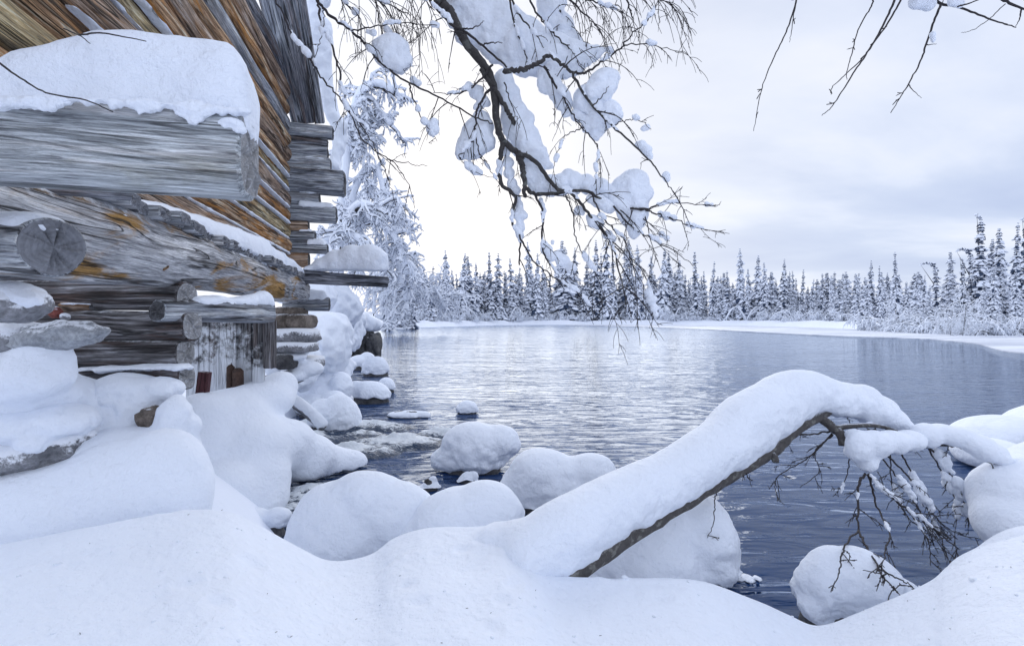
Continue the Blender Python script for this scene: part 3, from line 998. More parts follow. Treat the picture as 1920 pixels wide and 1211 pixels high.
def log(name, p0, p1, r0, r1=None, mats=None, parent=None, sides=22, power=1.0, flat_y=1.0, rough=0.03, seed=0, segs=None, bend=0.0, square=2.0, bevel=0.12):
    """a hewn log: rounded, slightly wavy tube with real end faces; slot 1 is the end grain"""
    p0, p1 = np.asarray(p0, float), np.asarray(p1, float)
    r1 = r0 if r1 is None else r1
    L = np.linalg.norm(p1 - p0)
    ax = (p1 - p0) / L
    up = np.array((0, 0, 1.0))
    a = np.cross(ax, up)
    a /= np.linalg.norm(a)
    b = np.cross(a, ax)
    n = segs or max(8, min(60, int(L / 0.07)))
    t = np.linspace(0, 1, n)
    b0 = min(0.35, bevel * r0 / L)
    t = np.sort(np.concatenate([t[1:-1], [0, b0, 1 - b0, 1]]))
    n = len(t)
    th = np.linspace(0, 2 * math.pi, sides, endpoint=False)
    c, s = np.cos(th), np.sin(th)
    e = 2.0 / square
    cc, ss = np.sign(c) * np.abs(c) ** e, np.sign(s) * np.abs(s) ** e
    rad = (r0 + (r1 - r0) * t)
    rad = rad * np.where((t == 0) | (t == 1), 1 - bevel, 1.0)
    T, TH = np.meshgrid(t, th, indexing='ij')
    q = np.c_[(T * L * 0.9).ravel() + seed * 3.7, np.cos(TH).ravel() * 1.3, np.sin(TH).ravel() * 1.3 + seed]
    wob = (1 + rough * (fbm(q, seed, 3) * 1.6)).reshape(n, sides)
    ca, sa = cc[None, :] * wob * rad[:, None] * flat_y, ss[None, :] * wob * rad[:, None]
    ctr = p0 + ax * (t * L)[:, None] + np.outer(bend * np.sin(t * math.pi) , up) + np.outer(0.012 * vnoise(np.c_[t * L * 1.5, t * 0 + seed, t * 0], 5), a)
    V = ctr[:, None, :] + ca[:, :, None] * a + sa[:, :, None] * b
    G = np.stack([(T * L).ravel() + seed * 7.31, ca.ravel() + seed * 0.77, sa.ravel() + seed * 1.31], 1)
    V = V.reshape(-1, 3)
    Fc, M = [], []
    for i in range(n - 1):
        for j in range(sides):
            k = (j + 1) % sides
            Fc.append((i * sides + j, (i + 1) * sides + j, (i + 1) * sides + k, i * sides + k))
            M.append(0)
    for (row, flip, cen) in ((0, True, p0), (n - 1, False, p1)):
        base = len(V)
        ring = V[row * sides:(row + 1) * sides]
        mid = ring.mean(0)
        inner = mid + (ring - mid) * 0.5 + ax * (0.01 * R_.standard_normal((sides, 1)))
        V = np.vstack([V, ring, inner, [mid]])
        rg = np.stack([0 * th, ca[row], sa[row]], 1)
        G = np.vstack([G, rg, rg * (1, 0.5, 0.5), [[0, 0, 0]]])
        for j in range(sides):
            k = (j + 1) % sides
            f1 = (base + j, base + k, base + sides + k, base + sides + j)
            f2 = (base + sides + j, base + sides + k, base + 2 * sides)
            if not flip:
                f1, f2 = f1[::-1], f2[::-1]
            Fc += [f1, f2]
            M += [1, 1]
    Vall = np.array(V)
    return mk(name, Vall, [f[::-1] for f in Fc], mats or [W_GREY, END], parent, smooth=[m == 0 for m in M], midx=M, grain=G)


def snow_strip(p0, p1, width, heights, parent, seed=0, n=70, lift=0.0, overhang=0.02, rough=0.012, sides=26, round_ends=(0.12, 0.12), name='snow_cap', square=2.6, rag=0.0):
    """snow lying along a beam: flat below, domed above; heights = list of (t, h)"""
    p0, p1 = np.asarray(p0, float), np.asarray(p1, float)
    L = np.linalg.norm(p1 - p0)
    ax = (p1 - p0) / L
    a = np.cross(ax, (0, 0, 1.0))
    a /= np.linalg.norm(a)
    up = np.cross(a, ax)
    t = np.linspace(0, 1, n)
    t = 0.5 - 0.5 * np.cos(t * math.pi) * 1.0
    h = np.interp(t, [x[0] for x in heights], [x[1] for x in heights])
    e0 = np.clip(t * L / max(round_ends[0], 1e-4), 0, 1)
    e1 = np.clip((1 - t) * L / max(round_ends[1], 1e-4), 0, 1)
    en = np.sqrt(np.clip(1 - (1 - np.minimum(e0, e1)) ** 2.4, 0, 1))
    th = np.linspace(0, 2 * math.pi, sides, endpoint=False)
    c, s = np.cos(th), np.sin(th)
    e = 2 / square
    cc, ss = np.sign(c) * np.abs(c) ** e, np.sign(s) * np.abs(s) ** e
    yy = np.where(ss > 0, ss, ss * 0.16)
    V = (p0 + ax * (t * L)[:, None])[:, None, :] + (cc[None, :] * (width / 2 + overhang) * (0.35 + 0.65 * en[:, None]))[:, :, None] * a \
        + ((yy[None, :] * (h * en)[:, None]) + lift)[:, :, None] * up
    V = V.reshape(-1, 3)
    Fc = []
    for i in range(n - 1):
        for j in range(sides):
            k = (j + 1) % sides
            Fc.append((i * sides + j, i * sides + k, (i + 1) * sides + k, (i + 1) * sides + j))
    Fq = np.array(Fc)
    N = normals(V, Fq)
    hh = np.repeat(h, sides)
    low = np.tile(np.where(ss < 0.25, 1.0, 0.35), n)
    V = V + N * (fbm(V * 3.2, seed, 2) * 0.10 * np.minimum(hh, 0.25) + fbm(V * 15, seed + 1, 3) * rough * low)[:, None]
    if rag:      # hanging, uneven lower rim
        q = np.c_[V[:, :2] * 9, 0 * V[:, 0]]
        V[:, 2] += rag * np.tile(np.where(ss < 0.2, 1.0, 0.0), n) * (fbm(q, seed + 3, 4) - 0.35)
    Fc += [tuple(range(sides - 1, -1, -1)), tuple((n - 1) * sides + j for j in range(sides))]
    return mk(name, V, Fc, SNOW, parent)


# wall logs
row_mats = [W_BROWN, W_ORANGE, W_OCHRE, W_ORANGE, W_BROWN, W_OCHRE, W_ORANGE, W_BROWN, W_ORANGE, W_GREY, W_ORANGE, W_BROWN, W_DARK]
z = 2.26
for k in range(13):
    r = [0.105, 0.095, 0.11, 0.10, 0.115, 0.09, 0.10, 0.11, 0.095, 0.11, 0.10, 0.11, 0.1][k]
    z += r
    o = log('wall_log', W(0.35, -0.13 + R_.uniform(-0.02, 0.02), z + R_.uniform(-0.01, 0.01)), W(6.35, -0.13 + R_.uniform(-0.02, 0.02), z + R_.uniform(-0.01, 0.01)),
            r * 1.03, r * R_.uniform(0.88, 1.0), [row_mats[k], END], cabin, seed=k + 3, rough=0.055, square=2.3, segs=80)
    if k in (0, 1, 2, 3, 4, 5):
        snow_strip(W(2.2, -0.035, z + r * 0.62), W(6.2, -0.035, z + r * 0.62), 0.03, [(0, 0.004), (0.5, 0.016), (1, 0.028)], o, seed=k + 70, n=90, rough=0.012, sides=10)
    z += r * 0.93

# sill log
sill = log('sill_log', W(0.7, 0.0, 1.955), W(6.45, 0.0, 1.985), 0.205, 0.18, [W_SILL, END], cabin, seed=2, rough=0.075, segs=110, sides=36, bend=0.015)
for (a, b, D, r) in ((297, 493, 2.62, 0.042), (228, 513, 2.43, 0.026), (408, 522, 3.55, 0.05), (30, 378, 1.72, 0.03)):
    c = P(a, b, D)
    nrm = np.array((0.75, -0.55, -0.25))
    nrm /= np.linalg.norm(nrm)
    kn = log('knot', c - nrm * 0.10, c + nrm * 0.012, r * 1.5, r, [W_ORANGE, W_OCHRE], sill, sides=12, seed=int(a), rough=0.12, segs=8, bevel=0.3)
snow_strip(W(3.5, 0.105, 2.105), W(5.3, 0.105, 2.12), 0.05, [(0, 0.01), (0.4, 0.03), (1, 0.012)], sill, seed=75, rough=0.02, sides=12)
snow_strip(W(1.95, 0.13, 2.07), W(2.55, 0.13, 2.08), 0.06, [(0, 0.008), (0.5, 0.03), (1, 0.008)], sill, seed=76, rough=0.02, sides=12)

# floor planks sticking out over the sill log, one by one
Y = 1.98
k = 0
while Y < 6.35:
    wd = R_.uniform(0.09, 0.15)
    th = R_.uniform(0.032, 0.040)
    out = 0.20 + R_.uniform(-0.05, 0.04) + (0.04 if Y < 2.6 else 0)
    zc = 2.150 + R_.uniform(-0.008, 0.008)
    log('floor_plank', W(Y + wd / 2, -0.12, zc), W(Y + wd / 2, out, zc), th, th * 0.95, [W_PLANK, END], cabin, sides=20, flat_y=wd / 2 / th * 0.97, seed=k + 40, rough=0.05, segs=8, square=5, bevel=0.16)
    Y += wd
    k += 1
snow_strip(W(2.25, 0.04, 2.18), W(4.7, 0.05, 2.18), 0.20, [(0, 0.03), (0.3, 0.10), (0.75, 0.17), (1, 0.2)], cabin, seed=81, n=90, round_ends=(0.5, 0.05), rough=0.012, name='ledge_snow')
snow_strip(W(4.74, 0.05, 2.18), W(5.25, 0.04, 2.18), 0.19, [(0, 0.17), (1, 0.15)], cabin, seed=82, round_ends=(0.05, 0.05), rough=0.012, name='ledge_snow')
snow_strip(W(5.28, 0.05, 2.18), W(6.3, 0.05, 2.18), 0.19, [(0, 0.17), (0.5, 0.14), (1, 0.06)], cabin, seed=83, round_ends=(0.05, 0.2), rough=0.012, name='ledge_snow')

# corner: ends of the cross-wall logs
for k, (x1, y0, y1, m) in enumerate([(616, 233, 256, W_GREY), (606, 256, 273, W_DARK), (606, 272, 296, W_GREY), (612, 295, 317, W_GREY), (637, 316, 362, W_GREY), (591, 357, 386, W_GREY),
                                     (622, 384, 415, W_GREY), (572, 412, 434, W_BROWN), (583, 430, 457, W_GREY), (606, 455, 475, W_GREY), (572, 472, 501, W_BROWN), (608, 556, 582, W_GREY)]):
    k138 = F / 6.55
    zc = CAMH - ((y0 + y1) / 2 - HY) / 138.0
    r = (y1 - y0) / 2 / 138.0
    L = (x1 - 552) / 138.0
    yy = 6.55 + 0.02 * ((k * 7) % 3 - 1)
    sq = 3.2 if k < 5 else 2.1
    o = log('corner_log', W(yy, -0.18, zc), W(yy, L, zc - 0.015 * L), r * 1.03, r, [m, END_DARK], cabin, sides=18, seed=k + 90, rough=0.07, segs=10, square=sq, bevel=0.10)
    if k in (3, 4, 5, 6, 8, 9, 11):
        hh = {3: 0.03, 4: 0.05, 5: 0.03, 6: 0.09, 8: 0.05, 9: 0.09, 11: 0.13}[k]
        a0 = {9: 0.12, 4: 0.25}.get(k, 0.02)
        snow_strip(W(yy, a0, zc + r * 0.72), W(yy, L - 0.02, zc + r * 0.72 - 0.012 * L), r * 1.3, [(0, hh), (1, hh * 0.9)], o, seed=k + 130, n=24, round_ends=(0.05, 0.08), rough=0.014)

# long beam over the water with a big snow heap
p0, p1 = W(6.2, 0.0, CAMH + 75 / 137.0), W(6.35, 1.20, CAMH + 68 / 137.0)
bm_ = log('projecting_beam', p0, p1, 0.085, 0.075, [W_DARK, END_DARK], cabin, seed=120, rough=0.06, square=2.6)
els = []
for (a, b, rx, ry) in [(585, 508, 16, 13), (605, 500, 22, 20), (630, 494, 28, 27), (660, 489, 32, 30), (692, 489, 36, 30), (705, 494, 25, 27), (715, 488, 14, 20)]:
    els.append(ell(a, b, 6.3, rx, ry, 0.17))
V, Fc = snow_skin(els, 0.02, 7, 0.010, 9, 121, zmin=CAMH + 86 / 137.0, zragged=0.012, soft=0.03)
mk('snow_cap', V, Fc, SNOW, bm_)

# near corner: heavy squared beam with deep snow, and the round log below it
E1 = P(470, 297, 1.42)
E0 = E1 - WN * 1.5 + np.array((0, 0, 0.02))
beam = log('projecting_beam', E0, E1, 0.117, 0.122, [W_BEAM, END_FROST], cabin, sides=40, seed=150, rough=0.035, square=4.2, flat_y=0.72, segs=60, bevel=0.10)
bl = np.linalg.norm(E1 - E0)


def tx(px):      # fraction along the beam seen at photo column px
    D = 1.42
    k = (px - 960) / F
    # E1 - WN*s : X/Y = k
    s = (E1[0] - k * E1[1]) / (WN[0] - k * WN[1])
    return 1 - s / bl


hts = []
for (a, b, lowy) in [(-200, 150, 150), (0, 134, 195), (60, 100, 200), (180, 58, 205), (250, 47, 212), (330, 50, 218), (400, 58, 222), (440, 72, 226), (470, 100, 230), (488, 170, 232)]:
    tt = tx(a)
    D = E1[1] - WN[1] * (1 - tt) * bl
    hts.append((tt, (lowy - b) * D / F * 0.97))
hts[0] = (hts[0][0], 0.03)
TOP = np.array((0, 0, 0.088))
snow_strip(E0 + TOP, E1 + TOP + WN * 0.012, 0.15, hts, beam, seed=151, n=150, round_ends=(0.1, 0.075), rough=0.012, sides=60, overhang=0.022, square=3.0, rag=0.03)
els = []
for q in range(46):      # ragged lower rim of the snow that clings to the face
    a = -20 + q * 10.5 + R_.uniform(-5, 5)
    drop = 14 + 13 * fbm(np.array([[a * 0.022, 3.0, 1.0]]), 8, 2)[0]
    y = np.interp(a, [0, 180, 440], [186, 188, 206])
    els.append(ell(a, y + drop * 0.35, np.interp(a, [0, 440], [1.176, 1.326]), R_.uniform(9, 16), max(5, drop * 0.9), 0.014))
V, Fc = snow_skin(els, 0.0045, 3, 0.007, 55, 899, soft=0.004)
mk('snow_fringe', V, Fc, SNOW, beam)
els = [ell(430, 232, 1.33, 28, 12, 0.02), ell(400, 236, 1.33, 20, 8, 0.015), ell(445, 245, 1.335, 18, 9, 0.015), ell(360, 226, 1.325, 30, 8, 0.012)]
V, Fc = snow_skin(els, 0.004, 3, 0.008, 40, 152, soft=0.003)
mk('snow_cap', V, Fc, SNOW, beam)

B1 = P(95, 463, 1.42)
B0 = P(-190, 447, 1.80)
rl = log('projecting_log', B0, B1, 0.086, 0.086, [W_GREY, END], cabin, sides=32, seed=160, rough=0.03, segs=24, bevel=0.06)
snow_strip(B0 + (0, 0, 0.056), B1 + (0, 0, 0.052), 0.13, [(0, 0.06), (0.6, 0.05), (1, 0.045)], rl, seed=161, n=50, round_ends=(0.05, 0.08), rough=0.006, sides=30, overhang=0.005)
# thin broken log under the big beam
log('floor_joist', P(60, 352, 1.75), P(243, 368, 2.05), 0.022, 0.020, [W_DARK, END_DARK], cabin, sides=14, seed=170, rough=0.08)

# vertical boards at the corner
def board(name, bl_, br_, tl_, tr_, th, mat, parent, seed, n=24):
    bl_, br_, tl_, tr_ = map(np.asarray, (bl_, br_, tl_, tr_))
    wv = br_ - bl_
    nv = np.cross(wv, tl_ - bl_)
    nv = nv / np.linalg.norm(nv) * th
    V, G, Fc = [], [], []
    L = np.linalg.norm(tl_ - bl_)
    for i in range(n):
        t = i / (n - 1)
        l, r = bl_ * (1 - t) + tl_ * t, br_ * (1 - t) + tr_ * t
        j = 0.006 * vnoise(np.array([[t * 9, seed, 0.0]]), seed)[0]
        wid = np.linalg.norm(r - l)
        l = l + wv * j
        V += [l, r, r + nv, l + nv]
        G += [(t * L + seed * 3.1, 0, seed), (t * L + seed * 3.1, wid, seed), (t * L + seed * 3.1, wid, seed + th), (t * L + seed * 3.1, 0, seed + th)]
    for i in range(n - 1):
        for j in range(4):
            k = (j + 1) % 4
            Fc.append((i * 4 + j, i * 4 + k, (i + 1) * 4 + k, (i + 1) * 4 + j))
    Fc += [(3, 2, 1, 0), tuple((n - 1) * 4 + j for j in range(4))]
    return mk(name, V, Fc, mat, parent, smooth=False, grain=G)


bb = [P(548, 236, 6.5), P(572, 234, 6.5), P(590, 233, 6.5), P(608, 232, 6.5)]
tt_ = [P(474, -40, 5.3), P(512, -40, 5.3), P(540, -40, 5.3), P(566, -40, 5.3)]
for i, m in enumerate((W_GREY, W_DARK, W_GREY)):
    g = 0.004
    bl_, br_ = bb[i] * (1 - g) + bb[i + 1] * g, bb[i] * g + bb[i + 1] * (1 - g)
    tl_, tr_ = tt_[i] * (1 - g) + tt_[i + 1] * g, tt_[i] * g + tt_[i + 1] * (1 - g)
    off = np.array((0, -0.03 * (i == 1), 0))
    board('corner_board', bl_ + off, br_ + off, tl_ + off, tr_ + off, -0.05, wood('board_%d' % i, GREY if i != 1 else [(0.04, 0.042, 0.05), (0.12, 0.13, 0.15), (0.24, 0.25, 0.28), (0.38, 0.39, 0.42)], (0.25, 0.12, 0.05), 0.35, frost=0.1), cabin, i + 5)

# snow hanging down the far side from the roof edge
els = []
for p in catmull([(588, -50, 6.5, 16), (592, 40, 6.7, 17), (603, 110, 6.9, 17), (614, 170, 7.0, 16), (626, 220, 7.1, 15), (640, 250, 7.2, 15), (632, 290, 7.1, 9), (628, 312, 7.0, 8)], 26):
    els.append(ell(p[0], p[1], p[2], p[3], p[3] * 1.25, 0.16))
els += [ell(640, 236, 7.1, 16, 18), ell(612, 60, 6.9, 12, 30), ell(606, -20, 6.8, 15, 40)]
V, Fc = snow_skin(els, 0.025, 14, 0.02, 9, 171, soft=0.04)
mk('roof_snow', V, Fc, SNOW, cabin)

# foundation logs below the sill; the first is added to close a bright gap
for k, (x0, x1, y0, y1) in enumerate([(-200, 340, 494, 531), (-120, 353, 528, 582), (-120, 360, 584, 638), (-100, 350, 638, 688), (-100, 350, 686, 730)]):
    D = (3.25 if k == 0 else 3.02) + 0.02 * (k % 2)
    zz0 = (y0 + y1) / 2
    o = log('foundation_log', P(x0, zz0 - 2, D + 0.06), P(x1, zz0 + (2 if k == 1 else 0), D - 0.04), (y1 - y0) / 2 / F * D * 1.04, None, [W_FOUND if k else W_DARK, END_FROST], cabin, seed=180 + k, sides=24, rough=0.05, square=2.7, segs=40)
snow_strip(P(150, 694, 2.93), P(352, 690, 2.93), 0.10, [(0, 0.02), (0.7, 0.03), (1, 0.03)], cabin, seed=190, rough=0.016, round_ends=(0.05, 0.04), name='ledge_snow')

# snowy cross beam over the sluice
p0, p1 = P(291, 584, 2.80), P(502, 584, 3.85)
cb = log('sluice_beam', p0, p1, 0.062, 0.085, [W_GREY, END_DARK], cabin, seed=191, sides=22, rough=0.12, segs=40, square=2.2)
snow_strip(p0 + (p1 - p0) * 0.22 + (0, 0, 0.048), p1 + (0, 0, 0.06), 0.11, [(0, 0.05), (0.3, 0.06), (0.5, 0.045), (0.75, 0.07), (0.93, 0.10), (1, 0.09)], cb, seed=192, rough=0.016, round_ends=(0.06, 0.05))

# sluice gate boards
xs = [348, 372, 392, 411, 437, 443, 457, 471, 484]
for i in range(len(xs) - 1):
    D = 4.7 - (0.03 if i in (4,) else 0) + 0.008 * (i % 3)
    a, b = xs[i] + 0.7, xs[i + 1] - 0.7
    board('gate_board', P(a, 800, D), P(b, 800, D), P(a, 572, D), P(b, 572, D), -0.03, W_FROST, cabin, 30 + i, 12)
log('gate_post', P(487, 760, 4.66), P(487, 575, 4.66), 0.05, 0.045, [W_FROST, END_DARK], cabin, sides=14, seed=200, rough=0.14, square=3)
log('gate_post', P(505, 600, 4.6), P(505, 690, 4.6), 0.055, 0.055, [W_FOUND, END_DARK], cabin, sides=14, seed=201, rough=0.14, square=3)
for (a, r) in ((433, 0.032), (446, 0.038)):
    log('rusty_stub', P(a, 770, 4.6), P(a, 684 + (a > 440) * 6, 4.6), r * 1.25, r * 1.25, [RUST, RUST], cabin, sides=14, seed=int(a), rough=0.10, segs=14, bevel=0.55)

# stone pier at the far corner
for k, (x0, x1, y0, y1, D, m) in enumerate([(528, 566, 576, 592, 6.4, ROCK_BROWN), (508, 552, 589, 618, 6.2, ROCK_BROWN), (548, 584, 590, 616, 6.25, ROCK_BROWN), (500, 594, 616, 642, 6.1, ROCK_FROST), (496, 588, 641, 660, 6.0, ROCK_FROST),
                                            (492, 560, 662, 690, 5.9, ROCK), (540, 600, 668, 690, 6.3, ROCK_FROST), (505, 560, 700, 720, 6, ROCK)]):
    e = ell((x0 + x1) / 2, (y0 + y1) / 2, D, (x1 - x0) / 2, (y1 - y0) / 2 * 1.08, 0.28)
    v, f = ICO[3]
    v = np.sign(v) * np.abs(v) ** 0.45
    V = v * (1 + 0.07 * fbm(v * 1.6 + k * 9, k, 3)[:, None]) * e[1] + e[0]
    mk('pier_stone', V, f, m, cabin)
els = [ell(530, 668, 5.9, 46, 11), ell(555, 660, 6.0, 26, 8), ell(510, 690, 5.7, 16, 14), ell(500, 670, 5.6, 12, 18), ell(575, 690, 6.0, 32, 14), ell(560, 592, 6.15, 16, 3), ell(545, 705, 5.9, 30, 10)]
for g, zm in ((els[:5] + els[6:], None),):
    V, Fc = snow_skin(g, 0.02, 4, 0.014, 10, 210, soft=0.02)
    mk('ledge_snow', V, Fc, SNOW, cabin)

# ------------------------------------------------------------------ stones and odd pieces beside the cabin
def loose_stone(label, px, py, D, rx, ry, dep, mat, seed, power=0.6, snow=None, tilt=0.0, amp=0.1):
    e = ell(px, py, D, rx, ry, dep)
    t = thing('stone', e[0] - (0, 0, e[1][2]), label, 'stone')
    v, f = ICO[4]
    v = np.sign(v) * np.abs(v) ** power
    V = v * (1 + amp * fbm(v * 1.8 + seed, seed, 4)[:, None]) * e[1]
    if tilt:
        c, s = math.cos(tilt), math.sin(tilt)
        V = np.c_[V[:, 0] * c - V[:, 2] * s, V[:, 1], V[:, 0] * s + V[:, 2] * c]
    mk('rock', V + e[0], f, mat, t)
    if snow:
        V, Fc = snow_skin([ell(*s) for s in snow], 0.012, 3, 0.016, 16, seed, soft=0.01)
        mk('snow_cap', V, Fc, SNOW, t)
    return t


loose_stone('frost crusted stone beneath the round projecting log', 22, 568, 1.85, 60, 40, 0.11, ROCK_FROST, 3, 1.0, [(20, 552, 1.84, 52, 24, 0.10), (-20, 555, 1.84, 50, 28, .1), (50, 562, 1.82, 24, 16, .06)])
loose_stone('dark layered stone wedged in the snow at the left edge', 20, 633, 2.34, 56, 31, 0.12, ROCK_FROST, 4, 0.6)
loose_stone('pale pointed stone slab jutting out beside the dark logs', 110, 628, 2.30, 78, 27, 0.10, ROCK_SLAB, 5, 0.85, None, 0.10, 0.2)
loose_stone('frosted boulder face under the drift at the left edge', 62, 842, 2.45, 108, 50, 0.2, ROCK_FROST, 6, 0.95, [(40, 796, 2.4, 105, 34, 0.2), (110, 790, 2.42, 60, 34, 0.16), (0, 800, 2.36, 60, 40, 0.18), (60, 830, 2.3, 30, 20, 0.06)], 0.22, 0.2)
loose_stone('square grey stone exposed below the lumpy drift', 292, 792, 2.70, 21, 27, 0.09, ROCK_BROWN, 7, 0.85, None, 0.2, 0.22)
loose_stone('small red and white stone by the slab', 104, 586, 2.36, 10, 11, 0.03, RED_STONE, 8, 0.9)
loose_stone('little round pale stone by the slab', 88, 578, 2.34, 8, 6, 0.02, ROCK_BROWN, 9, 0.9)
loose_stone('tiny grey pebble stone beside the red one', 122, 594, 2.36, 8, 7, 0.02, ROCK_FROST, 10, 0.9)
t = thing('wood_stub', P(135, 582, 2.4), 'short brown broken wood stub lying under the first foundation log', 'wood')
log('stub', P(112, 577, 2.42), P(168, 576, 2.42), 0.028, 0.016, [W_BROWN, END_DARK], t, sides=14, seed=222, rough=0.15)
snow_strip(P(120, 570, 2.41), P(166, 571, 2.41), 0.04, [(0, 0.008), (1, 0.008)], t, seed=223, n=20, sides=10)

t = thing('wooden_post', P(376, 745, 3.9), 'dark red square post standing in the snow before the sluice gate', 'post')
board('post', P(363, 760, 3.9), P(382, 760, 3.9), P(371, 697, 3.9), P(389, 699, 3.9), -0.06, RED_POST, t, 3, 10)

# ------------------------------------------------------------------ far forest
def spruce_meshes(seed, h, wdt, bend=None, snowy=0.6):
    """narrow snow-laden spruce: returns (trunk mesh, crown mesh); crown has needles and snow"""
    rng = np.random.default_rng(seed)
    V, Fc, M = [], [], []
    n = 0
    iv, jf = ICO[1]
    lv = int(h * 2.9)
    for i in range(lv):
        f = (i + rng.uniform(-0.3, 0.3)) / lv
        f = min(max(f, 0.02), 0.995)
        z = h * (0.05 + 0.95 * f)
        R = wdt * (1 - f) ** 0.62 * rng.uniform(0.62, 1.12) * (0.75 + 0.25 * math.sin(i * 1.3 + seed)) + 0.10
        nb = 7 if R > 0.5 else 5
        a0 = rng.uniform(0, 6.28)
        for b in range(nb):
            a = a0 + b * 2 * math.pi / nb + rng.uniform(-0.35, 0.35)
            r = R * rng.uniform(0.6, 1.15)
            ca, sa = math.cos(a), math.sin(a)
            dr = r * rng.uniform(0.45, 0.95)
            wd = r * rng.uniform(0.20, 0.34) + 0.07
            pts = [(0, 0, 0.06 * r), (r * 0.5, wd, -dr * 0.25), (r * 0.55, 0, -dr * 0.12), (r * 0.5, -wd, -dr * 0.25), (r, wd * 0.45, -dr * 0.95), (r * 1.04, -wd * 0.4, -dr), (r * 0.55, 0, -dr * 0.75)]
            q = [(x * ca - y * sa, x * sa + y * ca, z + zz_) for x, y, zz_ in pts]
            V += q
            Fc += [(n, n + 1, n + 2), (n, n + 2, n + 3), (n + 2, n + 1, n + 4), (n + 2, n + 4, n + 5), (n + 2, n + 5, n + 3), (n + 1, n + 6, n + 4), (n + 3, n + 5, n + 6)]
            M += [0] * 7
            n += 7
            if rng.random() < snowy:
                for kk in range(1 if r < 0.5 else 2):
                    s = rng.uniform(0.35, 0.6) if kk == 0 else rng.uniform(0.8, 0.98)
                    sx, sy, sz = r * rng.uniform(0.20, 0.36) + 0.07, wd * rng.uniform(0.75, 1.3), 0.08 + r * rng.uniform(0.07, 0.16)
                    cx, cz = r * s, -dr * (s ** 1.6) * 0.85 + 0.06
                    tl = -0.55 * s
                    for x, y, zz_ in iv:
                        x1, z1 = x * sx, zz_ * sz
                        x2, z2 = x1 + 0, z1 + x1 * tl
                        xx, yy = cx + x2, y * sy
                        V.append((xx * ca - yy * sa, xx * sa + yy * ca, z + cz + z2))
                    Fc += [tuple(int(v) + n for v in f_) for f_ in jf]
                    M += [1] * len(jf)
                    n += len(iv)
    V = np.array(V)
    tv = MB()
    tv.tube([(0, 0, -0.6), (0, 0, h * 0.5), (0, 0, h * 0.97)], [0.16 * h / 14, 0.09 * h / 14, 0.015], 6)
    T = np.vstack(tv.V)

    def do_bend(A):
        if bend is None:
            wob = 0.02 * h * np.sin(A[:, 2] / h * 3 + seed)
            A = A.copy()
            A[:, 0] += wob * (A[:, 2] / h)
            return A
        z0, ang, side = bend      # bend the top over in an arc
        A = A.copy()
        zr = A[:, 2] - z0 * h
        up = zr > 0
        Rr = h * (1 - z0) / ang
        th = zr / Rr
        x, off = A[:, 0].copy(), Rr
        A[:, 0] = np.where(up, side * (off - (off - side * x) * np.cos(th)), x)
        A[:, 2] = np.where(up, z0 * h + (off - side * x) * np.sin(th), A[:, 2])
        return A

    V = do_bend(V)
    T = do_bend(T)
    crown = to_mesh('spruce_crown', V, Fc, [NEEDLES, SNOW_FAR], smooth=[m == 1 for m in M], midx=M)
    trunk = to_mesh('spruce_trunk', T, tv.F, TRUNK_FAR)
    return trunk, crown


def branchy(seed, h, spread, lean, n_main, droop, snow_w, arch=False, depth=3):
    """leafless birch or bush laden with frost: dark wood, white snow along the upper sides, grey frosted spray"""
    rng = np.random.default_rng(seed)
    wood_, snow_ = MB(), MB()

    def grow(p, d, L, r, lev):
        n = 5
        pts = [p]
        dd = d.copy()
        for _ in range(n):
            dd = dd + rng.normal(0, 0.16, 3) + np.array((0, 0, -droop * (0.10 + 0.14 * (3 - lev))))
            dd /= np.linalg.norm(dd)
            pts.append(pts[-1] + dd * L / n)
        pts = np.array(pts)
        rad = np.linspace(r, r * 0.45, n + 1)
        wood_.tube(pts, rad, 3 if lev < 3 else 5, 0, cap=False)
        s = snow_w * (0.55 + 0.25 * lev) * rng.uniform(0.6, 1.2)
        snow_.tube(pts, np.linspace(s, s * 0.7, n + 1), 4, 0, cap=True, off=np.array((0, 0, s * 0.8 + r * 0.8)))
        if lev > 0:
            k = rng.integers(4, 7) if lev > 1 else rng.integers(4, 6)
            for _ in range(k):
                t = rng.uniform(0.25, 1.0)
                i = min(int(t * n), n - 1)
                q = pts[i] + (pts[i + 1] - pts[i]) * (t * n - i)
                nd = dd * 0.6 + rng.normal(0, 0.75, 3)
                nd /= np.linalg.norm(nd)
                grow(q, nd, L * rng.uniform(0.38, 0.62), r * 0.45, lev - 1)

    for m in range(n_main):
        a = rng.uniform(0, 6.28)
        d = np.array((lean + spread * math.cos(a), spread * math.sin(a), 1.0))
        d /= np.linalg.norm(d)
        if arch:
            # trunk bent over in a hoop by the snow load
            sgn = 1 if m % 2 else -1
            w_ = rng.uniform(0.5, 0.9) * h
            hh = h * rng.uniform(0.5, 0.85)
            tt = np.linspace(0, 1, 12)
            pts = np.c_[sgn * w_ * tt, 0.25 * w_ * math.sin(a) * tt, hh * np.sin(tt * math.pi * 0.97)]
            wood_.tube(pts, np.linspace(0.06, 0.02, 12), 5, 0, cap=False)
            s = snow_w * 1.8
            snow_.tube(pts, np.full(12, s), 5, 0, off=np.array((0, 0, s)))
            for _ in range(9):
                i = rng.integers(4, 12)
                nd = np.array((rng.normal(0, 0.6) * sgn, rng.normal(0, 0.6), -0.7 + rng.normal(0, 0.3)))
                nd /= np.linalg.norm(nd)
                grow(pts[i], nd, hh * 0.45, 0.02, max(depth - 2, 0))
        else:
            grow(np.array((rng.normal(0, 0.12), rng.normal(0, 0.12), -0.2)), d, h * rng.uniform(0.75, 1.0) * 0.8, 0.05 * h / 5, depth)
    return wood_.mesh('frosted_branches', TRUNK_FAR), snow_.mesh('frost', FROST)


